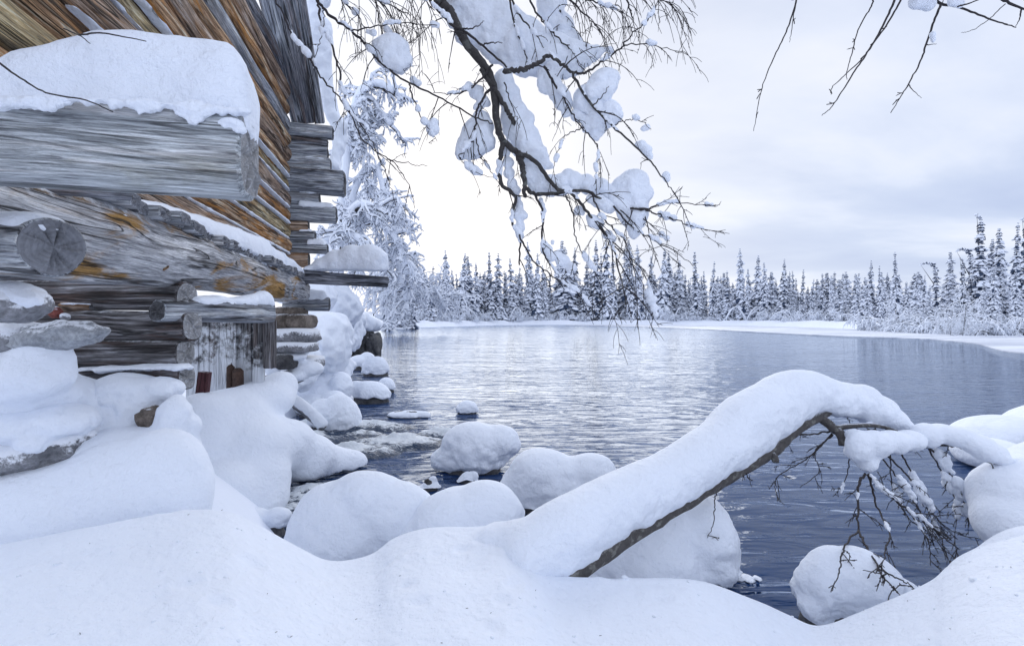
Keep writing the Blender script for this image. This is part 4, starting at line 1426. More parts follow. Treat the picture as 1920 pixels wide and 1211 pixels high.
SPR = []
for i in range(7):
    SPR.append((spruce_meshes(300 + i, 16.0, [1.6, 1.3, 1.9, 1.5, 1.2, 2.1, 1.7][i], None, [0.8, 0.7, 0.9, 0.78, 0.68, 0.86, 0.97][i]), 16.0))
SPR_BENT_L = (spruce_meshes(320, 15.0, 1.15, (0.70, 2.5, -1), 0.75), 15.0)
SPR_NOD = (spruce_meshes(321, 16.0, 1.3, (0.90, 1.9, -1), 0.75), 16.0)
SPR_BIG = (spruce_meshes(322, 16.0, 1.9, None, 0.8), 16.0)


def place(name, parts, loc, scale, rotz, label, cat, group):
    """copies of shared meshes under a fresh empty"""
    t = thing(name, loc, label, cat, group)
    t.rotation_euler = (R_.normal(0, 0.022), R_.normal(0, 0.022), rotz)
    t.scale = scale
    for nm, me in parts:
        o = bpy.data.objects.new(nm, me)
        COL.objects.link(o)
        o.parent = t
    return t


def shore_at(px):
    return float(np.interp(px, SHORE[:, 0], SHORE[:, 1]))


def spruce(px, ytop, D, proto, label, group, sx=1.0, rot=None):
    (tr, cr), h0 = proto
    x = (px - 960) / F * D
    zb = float(ground_z(np.array([x]), np.array([D]))[0]) - 0.15
    H = CAMH + (HY - ytop) / F * D - zb
    s = H / h0
    return place('spruce_tree', (('trunk', tr), ('crown', cr)), (x, D, zb), (s * sx, s * sx, s), R_.uniform(0, 6.28) if rot is None else rot, label, 'spruce', group)


FARG = 'slender spruces of the forest across the lake'
LBL = 'slender snow laden spruce in the front row of the forest across the lake'
front = [(795, 497), (807, 500), (835, 469), (848, 505), (865, 473), (879, 478), (891, 492), (914, 486), (922, 471), (934, 471), (948, 505), (960, 484), (972, 500), (995, 452), (1005, 474), (1020, 497), (1051, 450),
         (1064, 462), (1078, 462), (1095, 480), (1116, 449), (1126, 470), (1138, 449), (1150, 476), (1173, 449), (1184, 472), (1199, 456), (1221, 480), (1242, 466), (1256, 468), (1272, 487), (1290, 520), (1307, 469), (1320, 508),
         (1335, 490), (1350, 515), (1364, 508), (1389, 465), (1404, 503), (1422, 476), (1434, 492), (1450, 512), (1466, 485), (1476, 508), (1488, 505), (1502, 505), (1522, 522), (1542, 512), (1560, 520), (1576, 524), (1589, 507),
         (1604, 515), (1618, 520), (1631, 487), (1650, 497), (1662, 510)]
OWN = {835: 'first tall spruce of the far row right of the frosted birches by the cabin', 1389: 'tallest spruce of the far row in the open stretch right of the hanging twigs',
       1307: 'tall spruce of the far row just right of the hanging twig tips', 1422: 'thin tall spruce second right of the tallest one in the open far row',
       1466: 'tall spruce of the far row beyond the peak of the snowy fallen trunk', 795: 'leftmost short spruce of the far row beside the frosted birches', 1631: 'slim spruce of the far row left of the one that stands clear above the bushes'}
for i, (a, b) in enumerate(front):
    D = shore_at(a) + R_.uniform(9, 17)
    own = OWN.get(a)
    spruce(a, b + R_.uniform(-2, 2), D, SPR[(i * 3 + i // 5) % 7], own or LBL, None if own else FARG, R_.uniform(0.85, 1.55))
LBL2 = 'shorter spruce half hidden behind the front row of the forest across the lake'
for i in range(150):
    a = 745 + (1745 - 745) * (i + R_.uniform(-0.4, 0.4)) / 150
    D = shore_at(a) + R_.uniform(14, 34)
    b = R_.uniform(508, 545) - (8 if 1000 < a < 1280 else 0)
    spruce(a, b, D, SPR[int(R_.integers(0, 7))], LBL2, 'spruces behind the front row', R_.uniform(1.3, 2.1))
# the ones that stand out
spruce(749, 400, 70, SPR[4], 'tall thin dark spruce standing alone beside the frosted birch at the cabin', None, 0.75)
spruce(757, 470, 74, SPR[1], 'short spruce at the foot of the tall thin one beside the cabin', None, 0.9)
spruce(728, 478, 62, SPR[0], 'snowy spruce half hidden by the frosted birch beside the cabin', None, 1.1)
spruce(772, 505, 72, SPR[2], 'small snowy spruce right of the frosted birch beside the cabin', None, 1.0)
spruce(1679, 471, 62, SPR[3], 'upright spruce standing clear above the frosted bushes on the right shore', None, 0.95)
spruce(1754, 468, 55, SPR_BENT_L, 'spruce with its whole top bent over in a hook to the left', None, 1.05, 0.0)
spruce(1780, 471, 56, SPR[2], 'cone shaped spruce right behind the hooked one', None, 1.2)
spruce(1806, 478, 53, SPR_NOD, 'small spruce with nodding tip just left of the tallest tree', None, 1.0, 0.0)
spruce(1822, 436, 53, SPR_BENT_L, 'bowed spruce whose bent top hangs out to the left of the tallest tree', None, 0.95, 0.15)
spruce(1836, 394, 52, SPR_NOD, 'tallest snow laden spruce on the right shore with nodding tip', None, 1.1, 0.2)
spruce(1853, 446, 53, SPR[5], 'spruce pressed close against the right side of the tallest tree', None, 1.0)
spruce(1879, 424, 52, SPR_BIG, 'broad heavily laden spruce right of the tallest tree', None, 0.95)
spruce(1898, 416, 54, SPR[3], 'narrow pointed spruce behind the broad laden one', None, 0.95)
spruce(1921, 402, 50, SPR_NOD, 'spruce with nodding tip cut by the right edge of the photo', None, 1.0, 0.1)
spruce(1864, 500, 47, SPR_BIG, 'low wide spruce smothered in snow before the tallest tree', None, 1.0)
spruce(1904, 505, 46, SPR_BIG, 'low wide spruce smothered in snow near the right edge of the photo', None, 1.0, 1.0)
spruce(1945, 440, 49, SPR_BIG, 'broad spruce just past the right edge of the photo', None, 1.0)
spruce(1975, 410, 52, SPR[0], 'tall spruce past the right edge of the photo', None, 1.0)
spruce(2020, 430, 52, SPR[5], 'laden spruce well past the right edge of the photo', None, 1.0)
spruce(1715, 520, 64, SPR[5], 'short spruce between the clear standing one and the hooked one', None, 1.0)
spruce(1732, 515, 66, SPR[1], 'thin short spruce just left of the hooked one', None, 1.0)

for i, (a, y, D) in enumerate([(1668, 538, 60), (1700, 545, 57), (1742, 540, 54), (1768, 532, 52), (1795, 536, 50), (1815, 545, 49), (1842, 530, 48), (1885, 528, 47), (1915, 540, 46), (1628, 540, 66)]):
    spruce(a, y, D, SPR_BIG if i % 2 else SPR[6], 'low snow smothered spruce in the thicket below the tall ones on the right shore', 'low spruces on the right shore', 1.25)

BUSH = [branchy(400 + i, 4.2, 0.8, 0.1, 6, 0.9, 0.060, depth=3) for i in range(3)]
ARCH = [branchy(410 + i, 3.6, 0.5, 0.0, 2, 0.6, 0.075, arch=True, depth=2) for i in range(2)]
BIR = [branchy(420 + i, 8.0, 0.35, 0.15 * (-1) ** i, 2, 0.75, 0.055, depth=3) for i in range(2)]


def bush(px, D, proto, H0, ytop, label, group=None, name='frosted_bush', sx=1.0, cat='bush', rot=None):
    x = (px - 960) / F * D
    zb = float(ground_z(np.array([x]), np.array([D]))[0]) - 0.1
    s = (CAMH + (HY - ytop) / F * D - zb) / H0
    return place(name, (('branches', proto[0]), ('frost', proto[1])), (x, D, zb), (s * sx, s * sx, s), R_.uniform(0, 6.28) if rot is None else rot, label, cat, group)


for i in range(54):
    a = 708 + (1640 - 708) * (i + R_.uniform(-0.4, 0.4)) / 54
    arch = R_.random() < 0.28
    bush(a, shore_at(a) + R_.uniform(7, 14), ARCH[i % 2] if arch else BUSH[i % 3], 2.6 if arch else 3.6, R_.uniform(578, 592) if arch else R_.uniform(564, 590),
         'white frosted hoop shaped bush at the foot of the far forest' if arch else 'white frosted bush at the foot of the far forest',
         'hoop shaped bushes along the far shore' if arch else 'frosted bushes along the far shore', sx=R_.uniform(1.0, 1.5))
right = [(1655, 58, 0, 568), (1682, 58, 1, 562), (1700, 56, 2, 572), (1722, 54, 0, 570), (1745, 52, 1, 574), (1768, 50, 2, 566), (1792, 48, 0, 570), (1812, 47, 1, 566), (1838, 45, 2, 575), (1866, 44, 0, 580), (1893, 44, 1, 574), (1920, 43, 2, 577), (1950, 43, 0, 572)]
for i, (a, D, p, y) in enumerate(right):
    bush(a, D, BUSH[p], 3.6, y, 'frosted bush in the white thicket on the right shore below the tall spruces', 'thicket bushes on the right shore', sx=1.4)
for i, (a, y) in enumerate([(1803, 556), (1822, 545), (1787, 570)]):
    bush(a, 43, BIR[i % 2], 6.0, y, ['thin bare sapling in front of the hooked spruce', 'tallest thin bare sapling before the right thicket', 'shortest bare sapling by the ice on the right'][i], name='sapling', sx=0.5, cat='sapling')

# frosted birches just beyond the cabin
def frosted_birch(label, stems, snow_w, seed, D, n_side=26, twig_len=0.9, depth=2):
    rng = np.random.default_rng(seed)
    base = P(*stems[0][0])
    t = thing('frosted_birch', (base[0], base[1], base[2]), label, 'birch')
    wd, sn = MB(), MB()

    def twig(p, d, L, r, lev):
        n = 5
        pts = [p]
        dd = d.copy()
        for _ in range(n):
            dd = dd + rng.normal(0, 0.2, 3) + np.array((0, 0, -0.16))
            dd /= np.linalg.norm(dd)
            pts.append(pts[-1] + dd * L / n)
        pts = np.array(pts)
        wd.tube(pts, np.linspace(r, r * 0.5, n + 1) * 1.5, 3, cap=False)
        s = snow_w * (0.55 + 0.3 * lev) * rng.uniform(0.45, 1.1)
        sn.tube(pts, np.linspace(s, s * 0.6, n + 1) * rng.uniform(0.7, 1.3, n + 1), 4, off=np.array((0, 0, s * 1.05)))
        if lev:
            for _ in range(rng.integers(4, 7)):
                i = rng.integers(1, n + 1)
                nd = dd * 0.7 + rng.normal(0, 0.7, 3)
                nd /= np.linalg.norm(nd)
                twig(pts[i], nd, L * rng.uniform(0.4, 0.65), r * 0.55, lev - 1)

    for st in stems:
        ctl = catmull([P(*q) for q in st], 26)
        k = len(ctl)
        tr = MB()
        tr.tube(ctl, np.linspace(0.055, 0.016, k), 7, rng=rng, rough=0.1)
        tr.build('trunk', BARK, t)
        s = snow_w * 1.9
        sn.tube(ctl, np.linspace(s, s * 0.8, k) * rng.uniform(0.7, 1.25, k), 6, off=np.array((0, -0.01, s * 0.9)))
        for _ in range(n_side):
            i = int(rng.integers(k // 4, k))
            nd = np.array((rng.normal(0.2, 0.8), rng.normal(0, 0.7), rng.normal(0.1, 0.5)))
            nd /= np.linalg.norm(nd)
            twig(ctl[i], nd, twig_len * rng.uniform(0.5, 1.2), 0.012, depth)
    wd.build('branches', TWIG, t)
    sn.build('frost', FROST, t)
    return t


frosted_birch('tall frosted birch arching over beside the cabin corner', [
    [(620, 560, 13), (640, 440, 13), (648, 330, 13), (668, 250, 13), (700, 215, 13), (735, 240, 13)],
    [(622, 540, 13.4), (660, 380, 13.4), (690, 320, 13.4), (715, 345, 13.4), (722, 400, 13.4)],
    [(640, 420, 12.7), (652, 270, 12.7), (672, 190, 12.7), (705, 165, 12.7), (740, 178, 12.7)]], 0.062, 501, 13, 22, 0.6)
frosted_birch('drooping frosted birch between the cabin corner and the lake', [
    [(610, 600, 15), (640, 470, 15), (690, 420, 15), (740, 450, 15), (768, 520, 15)],
    [(625, 590, 15.5), (655, 440, 15.5), (690, 370, 15.5), (725, 380, 15.5), (745, 430, 15.5)],
    [(620, 600, 16), (670, 500, 16), (715, 470, 16), (745, 500, 16), (765, 570, 16)]], 0.07, 502, 15, 26, 0.75)
frosted_birch('bowed frosted birch close behind the projecting snowy beam', [
    [(600, 540, 11), (612, 460, 11), (640, 440, 11), (668, 450, 11), (690, 480, 11)],
    [(640, 470, 11.4), (660, 400, 11.4), (690, 390, 11.4), (715, 420, 11.4)]], 0.05, 503, 11, 11, 0.7)
frosted_birch('low frosted birch leaning over the far left shore below the forest', [
    [(740, 588, 48), (762, 560, 48), (785, 535, 48), (815, 545, 48), (835, 580, 48)],
    [(725, 590, 46), (712, 560, 46), (735, 530, 46), (765, 545, 46)],
    [(700, 592, 44), (705, 550, 44), (722, 515, 44), (750, 520, 44)]], 0.10, 504, 48, 24, 2.4)

# ------------------------------------------------------------------ fallen birch at the right
fb = thing('fallen_birch', P(1045, 1085, 2.13), 'fallen birch trunk under a thick ridge of snow reaching out over the lake', 'fallen tree')
rng = np.random.default_rng(77)
ctl = catmull([(1012, 1118, 2.26), (1062, 1080, 2.17), (1200, 990, 2.5), (1330, 911, 2.8), (1440, 848, 3.08), (1490, 806, 3.22), (1555, 770, 3.36)], 60)
pts = np.array([P(*c) for c in ctl])
mb = MB()
mb.tube(pts, np.interp(np.linspace(0, 1, 60), [0, 0.1, 0.75, 1], [0.052, 0.052, 0.044, 0.028]), 14, rng=rng, rough=0.22)
mb.tube(catmull([P(1440, 848, 3.08), P(1452, 856, 3.04), P(1454, 866, 3.02)], 5), [0.03, 0.025, 0.02], 8, rng=rng, rough=0.3)
mb.build('trunk', BARK_LOG, fb)
mb = MB()
mb.tube(catmull([P(1535, 780, 3.33), P(1560, 800, 3.3), P(1577, 815, 3.25), P(1580, 835, 3.22)], 9), np.linspace(0.034, 0.022, 9), 9, rng=rng, rough=0.35)
mb.tube(catmull([P(1565, 803, 3.28), P(1600, 798, 3.3), P(1650, 799, 3.35), P(1700, 815, 3.35)], 12), np.linspace(0.022, 0.008, 12), 8, rng=rng, rough=0.3)
mb.build('branch', BARK_LOG, fb)
# snow ridge: silhouette from (x, top y, bottom y)
els = []
prof = [(985, 985, 1085), (1050, 940, 1078), (1110, 913, 1042), (1170, 884, 1000), (1230, 855, 965), (1290, 822, 928), (1345, 790, 893), (1395, 745, 862), (1440, 716, 832), (1475, 698, 805), (1500, 692, 790), (1530, 700, 775), (1560, 712, 785)]
pr = catmull(prof, 100)
for i, (a, y0, y1) in enumerate(pr):
    D = np.interp(a, [925, 1060, 1200, 1330, 1450, 1555], [2.05, 2.2, 2.5, 2.8, 3.1, 3.36]) + 0.05
    els.append(ell(a, (y0 + y1) / 2 - 2, D, (y1 - y0) * 0.42, (y1 - y0) / 2 + 2, 0.15))
for (a, b, rx, ry, D) in [(905, 1024, 50, 24, 2.32), (940, 1020, 50, 34, 2.28), (972, 1020, 42, 46, 2.23), (1580, 748, 42, 34, 3.42), (1610, 752, 40, 33, 3.45), (1640, 770, 36, 28, 3.45), (1668, 786, 26, 18, 3.45), (1690, 800, 18, 10, 3.42)]:
    els.append(ell(a, b, D, rx, ry, 0.12))
V, Fc = snow_skin(els, 0.016, 14, 0.012, 13, 78, soft=0.02)
mk('snow_ridge', V, Fc, SNOW, fb)
els = [ell(*q) for q in [(1612, 838, 3.1, 26, 32, 0.09), (1640, 832, 3.1, 32, 27, 0.1), (1672, 828, 3.12, 36, 22, 0.1), (1705, 826, 3.15, 28, 20, 0.1), (1625, 865, 3.1, 20, 20, 0.07), (1604, 815, 3.15, 18, 12, 0.07)]]
V, Fc = snow_skin(els, 0.012, 5, 0.008, 14, 79, soft=0.012)
mk('snow_clump', V, Fc, SNOW, fb)
els = [ell(*q) for q in [(1735, 815, 3.2, 24, 20, 0.08), (1765, 812, 3.2, 28, 16, 0.08), (1800, 818, 3.15, 32, 18, 0.09), (1832, 832, 3.1, 30, 19, 0.09), (1858, 848, 3.05, 26, 18, 0.08), (1880, 862, 3.0, 14, 10, 0.06)]]
V, Fc = snow_skin(els, 0.012, 5, 0.008, 14, 80, soft=0.012)
mk('snow_clump', V, Fc, SNOW, fb)


def side_twigs(mb, pts, rad, rng, n, L0, droop=0.2, lev=1, sides=4, spread=0.9, snow=None, t0=0.15, rmin=0.0016):
    """fine twigs sprouting from a branch polyline"""
    pts = np.asarray(pts)
    k = len(pts)
    for _ in range(n):
        t = rng.uniform(t0, 0.98) * (k - 1)
        i = min(int(t), k - 2)
        p = pts[i] + (pts[i + 1] - pts[i]) * (t - i)
        d = pts[i + 1] - pts[i]
        d /= np.linalg.norm(d) + 1e-9
        nd = d * 0.7 + rng.normal(0, spread, 3) * np.array((0.7, 0.5, 0.6))
        nd /= np.linalg.norm(nd)
        L = L0 * rng.uniform(0.35, 1.25)
        m = max(4, int(L / 0.045))
        q = [p]
        for s in range(m):
            nd = nd + rng.normal(0, 0.09, 3) + np.array((0, 0, -droop))
            nd /= np.linalg.norm(nd)
            q.append(q[-1] + nd * L / m)
        r0 = max(rmin * 1.3, min(rad * 0.55, 0.0045))
        mb.tube(q, np.linspace(r0, rmin, m + 1), sides, cap=False)
        if lev > 0:
            side_twigs(mb, q, r0, rng, int(rng.integers(2, 5)), L * 0.4, droop, lev - 1, 3, spread, None, 0.2, rmin)
        # buds
        for s in range(1, m, 3):
            b = q[s] + rng.normal(0, 1, 3) * 0.006
            mb.tube([q[s], q[s] * 0.3 + b * 0.7, b], [r0 * 0.7, r0 * 0.9, 0.0006], 3, cap=False)


def twig_branch(parent, ctl, r0, r1, n_tw, L0, mat=TWIG, droop=0.12, lev=1, seed=0, name='branch', jit=0.006, rmin=0.0014, spread=0.9):
    rng = np.random.default_rng(seed)
    c = catmull([P(*q) for q in ctl], max(8, 6 * len(ctl)))
    c[1:-1] += rng.normal(0, jit * 0.45, (len(c) - 2, 3))
    mb = MB()
    mb.tube(c, np.linspace(r0, r1, len(c)), 9 if r0 > 0.012 else 6, rng=rng, rough=0.16)
    o = mb.build(name, mat, parent)
    if n_tw:
        m2 = MB()
        side_twigs(m2, c, (r0 + r1) / 2, rng, n_tw, L0, droop, lev, rmin=rmin, spread=spread)
        m2.build('twigs', TWIG, o)['kind'] = 'stuff'
    return o, c


D3 = 3.05
fbt = [
    ([(1627, 888, 3.05), (1655, 918, 3.0), (1700, 955, 2.95), (1750, 990, 2.9), (1799, 1030, 2.85)], 0.010, 0.003, 12, 0.16),
    ([(1622, 888, 3.05), (1610, 908, 3.0), (1608, 945, 2.95), (1610, 994, 2.8)], 0.008, 0.005, 4, 0.12),
    ([(1610, 994, 2.8), (1585, 1020, 2.55), (1577, 1045, 2.38), (1574, 1070, 2.25), (1563, 1097, 2.18)], 0.005, 0.002, 4, 0.08),
    ([(1610, 994, 2.8), (1622, 1020, 2.6), (1640, 1050, 2.42), (1652, 1075, 2.3), (1670, 1095, 2.22), (1684, 1112, 2.15)], 0.006, 0.002, 9, 0.10),
    ([(1648, 1066, 2.35), (1672, 1078, 2.28), (1700, 1092, 2.22), (1720, 1107, 2.18)], 0.004, 0.0018, 3, 0.08),
    ([(1628, 892, 3.06), (1645, 950, 3.0), (1667, 998, 2.75), (1660, 1030, 2.5), (1652, 1065, 2.35)], 0.006, 0.002, 6, 0.10),
    ([(1665, 855, 3.15), (1700, 890, 3.12), (1735, 940, 3.08), (1770, 985, 3.04), (1822, 1010, 3.0)], 0.006, 0.002, 9, 0.14),
    ([(1690, 850, 3.18), (1715, 900, 3.16), (1740, 960, 3.14), (1765, 1010, 3.1), (1776, 1046, 3.05)], 0.005, 0.002, 8, 0.14),
    ([(1733, 833, 3.22), (1765, 862, 3.22), (1790, 905, 3.2), (1812, 950, 3.18), (1829, 992, 3.15)], 0.007, 0.002, 10, 0.14),
    ([(1733, 833, 3.22), (1768, 834, 3.2), (1804, 840, 3.12), (1845, 858, 3.05), (1886, 873, 3.0)], 0.008, 0.003, 3, 0.08),
    ([(1577, 800, 3.3), (1610, 797, 3.35), (1648, 798, 3.38), (1709, 814, 3.38)], 0.008, 0.003, 8, 0.16),
    ([(1587, 829, 3.22), (1592, 855, 3.2), (1589, 885, 3.18), (1577, 925, 3.15)], 0.005, 0.002, 2, 0.07),
    ([(1560, 812, 3.3), (1530, 845, 3.3), (1500, 868, 3.3), (1458, 893, 3.3), (1455, 928, 3.28)], 0.005, 0.0018, 7, 0.14),
    ([(1562, 815, 3.3), (1540, 832, 3.28), (1527, 850, 3.26), (1535, 885, 3.24), (1500, 914, 3.22)], 0.005, 0.0018, 6, 0.10),
    ([(1556, 809, 3.3), (1520, 814, 3.28), (1485, 818, 3.26), (1452, 838, 3.24)], 0.006, 0.003, 6, 0.12),
    ([(1407, 865, 2.95), (1398, 876, 2.93), (1400, 890, 2.92), (1410, 913, 2.9)], 0.004, 0.0016, 3, 0.06),
    ([(1362, 888, 2.82), (1345, 916, 2.8), (1340, 945, 2.79), (1338, 975, 2.78), (1327, 1008, 2.77)], 0.004, 0.0016, 3, 0.05),
    ([(1655, 860, 3.12), (1690, 905, 3.08), (1720, 950, 3.05), (1745, 1000, 3.0), (1770, 1020, 2.97)], 0.005, 0.002, 8, 0.13),
    ([(1700, 950, 2.95), (1722, 985, 2.93), (1742, 1020, 2.9), (1745, 1060, 2.88)], 0.004, 0.0017, 5, 0.10),
    ([(1668, 850, 3.16), (1672, 900, 3.14), (1690, 950, 3.12), (1720, 985, 3.1), (1770, 1000, 3.08)], 0.004, 0.0017, 6, 0.12),
    ([(1740, 838, 3.24), (1770, 895, 3.22), (1795, 945, 3.2), (1790, 1000, 3.18)], 0.005, 0.0018, 8, 0.12),
]
FBC = []
for i, (c, r0, r1, n, L) in enumerate(fbt):
    _, cc = twig_branch(fb, c, r0 * 1.1, r1, int(n * 1.2), L * 1.1, droop=0.10, seed=600 + i, jit=0.006, name='twig_branch', rmin=0.0019)
    FBC.append(cc)
# sleeves of snow caught along the twigs
def sleeve(parent, c, t0, t1, r, seed, lift=0.6):
    rng = np.random.default_rng(seed)
    n = 12
    idx = np.linspace(t0, t1, n) * (len(c) - 1)
    pts = np.array([[np.interp(i, range(len(c)), c[:, k]) for k in range(3)] for i in idx])
    els = [(p + (0, 0, r * lift) + rng.normal(0, r * 0.25, 3), np.array((1, 1, 1.05)) * r * (0.45 + 0.75 * math.sin(math.pi * (0.12 + 0.8 * i / (n - 1)))) * rng.uniform(0.8, 1.2)) for i, p in enumerate(pts)]
    V, Fc = snow_skin(els, max(0.005, r * 0.3), 3, r * 0.2, 30, seed, soft=r * 0.2)
    return mk('snow_sleeve', V, Fc, SNOW, parent)


for k, (i, t0, t1, r) in enumerate([(0, 0.05, 0.42, 0.022), (0, 0.5, 0.75, 0.017), (6, 0.35, 0.6, 0.026), (7, 0.2, 0.45, 0.030), (7, 0.55, 0.7, 0.016), (8, 0.15, 0.4, 0.036), (8, 0.5, 0.68, 0.042), (8, 0.75, 0.9, 0.030), (17, 0.2, 0.45, 0.024),
                                    (17, 0.6, 0.8, 0.016), (19, 0.3, 0.5, 0.022), (20, 0.3, 0.55, 0.030), (20, 0.65, 0.85, 0.022), (10, 0.4, 0.9, 0.02), (5, 0.4, 0.5, 0.012), (11, 0.85, 1.0, 0.012), (12, 0.9, 1.0, 0.008), (1, 0.5, 0.6, 0.012), (18, 0.2, 0.5, 0.012)]):
    sleeve(fb, FBC[i], t0, t1, r * 0.78, 700 + k)

# ------------------------------------------------------------------ birch hanging over the scene from above
birch = thing('birch_tree', (1.9, -1.3, 0.5), 'overhanging birch with dark drooping twigs and heavy snow clumps on its branches', 'birch')
mb = MB()
trunk = catmull([(1.9, -1.3, 0.4), (1.85, -1.1, 2.0), (1.6, -0.5, 3.6), (1.0, 0.6, 4.6), (0.3, 1.8, 4.6), P(800, -120, 3.1), P(818, -10, 3.05)], 60)
mb.tube(trunk, np.linspace(0.13, 0.036, 60), 12, rng=R_, rough=0.12)
mb.build('trunk', BARK, birch)


def B(ctl, r0, r1, n=0, L=0.2, seed=0, D=3.05, dz=0.0, droop=0.14, lev=1, mat=TWIG, jit=0.008, spread=0.8):
    m = len(ctl)
    c = [(a, b, D + dz * i / max(1, m - 1)) for i, (a, b) in enumerate(ctl)]
    oc = twig_branch(birch, c, r0 * 0.9, r1 * 0.8, int(n * 0.6), L, mat, droop, lev, seed, jit=jit, spread=spread)
    if 3 < seed < 60 and m > 3:
        rg = np.random.default_rng(seed + 4000)
        for q in range(int(rg.integers(2, 4))):
            a = rg.uniform(0.1, 0.8)
            sleeve(birch, oc[1], a, min(1.0, a + rg.uniform(0.06, 0.16)), rg.uniform(0.007, 0.014) + r1 * 0.5, seed * 10 + q, 0.9)
    return oc


B([(818, -10), (830, 8), (846, 28), (868, 71), (902, 116), (923, 153), (931, 227), (944, 264), (971, 288)], 0.038, 0.023, 5, 0.3, 1, 3.05, -0.05, mat=BARK)
B([(902, 130), (935, 180), (955, 215), (965, 232)], 0.016, 0.018, 0, 0, 2, 3.0, 0, mat=BARK)
B([(971, 288), (978, 310), (984, 338), (984, 370)], 0.024, 0.015, 2, 0.2, 3, 3.0, mat=BARK)
B([(944, 264), (937, 300), (939, 343), (966, 370), (960, 412), (974, 449), (974, 497)], 0.018, 0.006, 8, 0.2, 4, 3.0, 0.05, mat=BARK)
B([(971, 288), (1003, 301), (1040, 349), (1070, 362), (1100, 395), (1130, 430), (1150, 470), (1165, 530), (1175, 575)], 0.017, 0.003, 22, 0.34, 5, 2.98, 0.1, mat=BARK)
B([(984, 350), (1003, 364), (1055, 362), (1098, 359), (1150, 386), (1182, 391), (1215, 392)], 0.015, 0.006, 14, 0.3, 6, 3.0, 0.05, mat=BARK)
B([(1003, 364), (1018, 401), (1018, 465), (1040, 507), (1087, 550)], 0.010, 0.003, 10, 0.22, 7, 3.0, 0.1)
B([(974, 440), (1000, 490), (1040, 520), (1095, 560), (1120, 600)], 0.007, 0.002, 10, 0.22, 8, 3.02, 0.1)
B([(944, 132), (970, 133), (992, 127), (1010, 118), (1029, 104), (1050, 118), (1071, 137), (1108, 195), (1161, 248), (1214, 296), (1246, 338), (1267, 364)], 0.018, 0.003, 14, 0.26, 9, 2.95, 0.0, mat=BARK)
B([(800, -10), (815, 12), (845, 45), (876, 62), (910, 90), (950, 127)], 0.012, 0.007, 4, 0.2, 10, 2.95)
B([(868, 55), (890, 52), (908, 40)], 0.006, 0.002, 1, 0.1, 11, 2.93)
B([(900, 85), (925, 80), (942, 80)], 0.006, 0.002, 1, 0.1, 12, 2.92)
B([(1075, 138), (1100, 135), (1135, 111), (1165, 90), (1182, 84), (1230, 86), (1277, 100)], 0.009, 0.002, 16, 0.36, 13, 2.95, 0.1, droop=0.3)
B([(1165, 90), (1190, 60), (1215, 38), (1240, -5)], 0.006, 0.003, 12, 0.34, 14, 2.97, 0.1, droop=0.32)
B([(590, -10), (612, 24), (659, 58), (690, 92), (712, 116), (760, 153), (818, 180), (886, 217), (924, 232)], 0.010, 0.005, 14, 0.3, 15, 2.85, 0.15, droop=0.25)
B([(659, 58), (700, 50), (760, 44), (820, 48)], 0.005, 0.0025, 10, 0.32, 16, 2.85, 0.1, droop=0.25)
B([(767, 158), (779, 195), (791, 222), (806, 245), (820, 266)], 0.006, 0.002, 3, 0.12, 17, 2.9)
B([(924, 122), (900, 150), (878, 168), (845, 176), (812, 174)], 0.008, 0.002, 7, 0.26, 18, 2.98, droop=0.25)
B([(926, 160), (905, 185), (893, 215), (890, 255), (872, 280), (860, 292)], 0.010, 0.004, 7, 0.2, 19, 2.93)
B([(890, 250), (900, 290), (905, 300), (925, 330), (940, 345)], 0.005, 0.002, 4, 0.2, 20, 2.93)
B([(860, 292), (868, 305), (890, 322), (930, 335)], 0.004, 0.002, 4, 0.16, 21, 2.93)
# thin hanging switches by the cabin
B([(594, -10), (600, 30), (628, 106), (640, 160), (649, 190), (675, 254), (700, 280), (733, 301), (765, 343), (778, 391)], 0.008, 0.0022, 9, 0.22, 22, 2.7, 0.1)
B([(726, 298), (760, 306), (802, 312)], 0.004, 0.0018, 2, 0.1, 23, 2.78)
B([(575, 100), (600, 142), (633, 180), (660, 215), (691, 254), (712, 300), (730, 345), (742, 384)], 0.006, 0.002, 8, 0.2, 24, 2.6, 0.1)
B([(512, -10), (545, 60), (575, 105), (595, 130)], 0.005, 0.006, 1, 0.1, 25, 2.5, 0.1)
B([(608, 20), (604, 60), (590, 110), (585, 160)], 0.003, 0.0015, 3, 0.2, 26, 2.7)
# right branches ending in sprays
B([(1182, 391), (1209, 391), (1235, 385), (1261, 380), (1310, 384), (1346, 386)], 0.007, 0.002, 9, 0.16, 27, 3.0, 0.05, droop=0.02)
B([(1182, 391), (1220, 397), (1267, 412), (1310, 428), (1357, 438)], 0.007, 0.002, 10, 0.18, 28, 3.0, 0.05, droop=0.03)
B([(1150, 386), (1185, 425), (1230, 452), (1270, 475), (1300, 500)], 0.007, 0.002, 14, 0.24, 29, 3.0, 0.05, droop=0.10)
B([(1108, 360), (1125, 400), (1150, 430), (1175, 460), (1190, 520), (1195, 600)], 0.007, 0.002, 18, 0.28, 30, 3.0, 0.1, droop=0.2)
B([(1060, 365), (1075, 400), (1078, 440), (1095, 480), (1120, 520), (1140, 575)], 0.006, 0.002, 14, 0.28, 31, 3.0, 0.1, droop=0.2)
B([(1130, 435), (1160, 470), (1190, 490), (1215, 530), (1225, 590)], 0.005, 0.002, 10, 0.24, 32, 3.05, 0.1, droop=0.15)
B([(1020, 125), (1040, 160), (1060, 190), (1080, 225), (1100, 250)], 0.009, 0.004, 10, 0.3, 33, 2.96, droop=0.3)
B([(1100, 250), (1120, 275), (1118, 320), (1116, 345)], 0.005, 0.002, 8, 0.28, 34, 2.96, droop=0.3)
B([(1095, 240), (1065, 252), (1050, 275), (1040, 310), (1035, 335)], 0.004, 0.0018, 6, 0.26, 35, 2.96, droop=0.3)
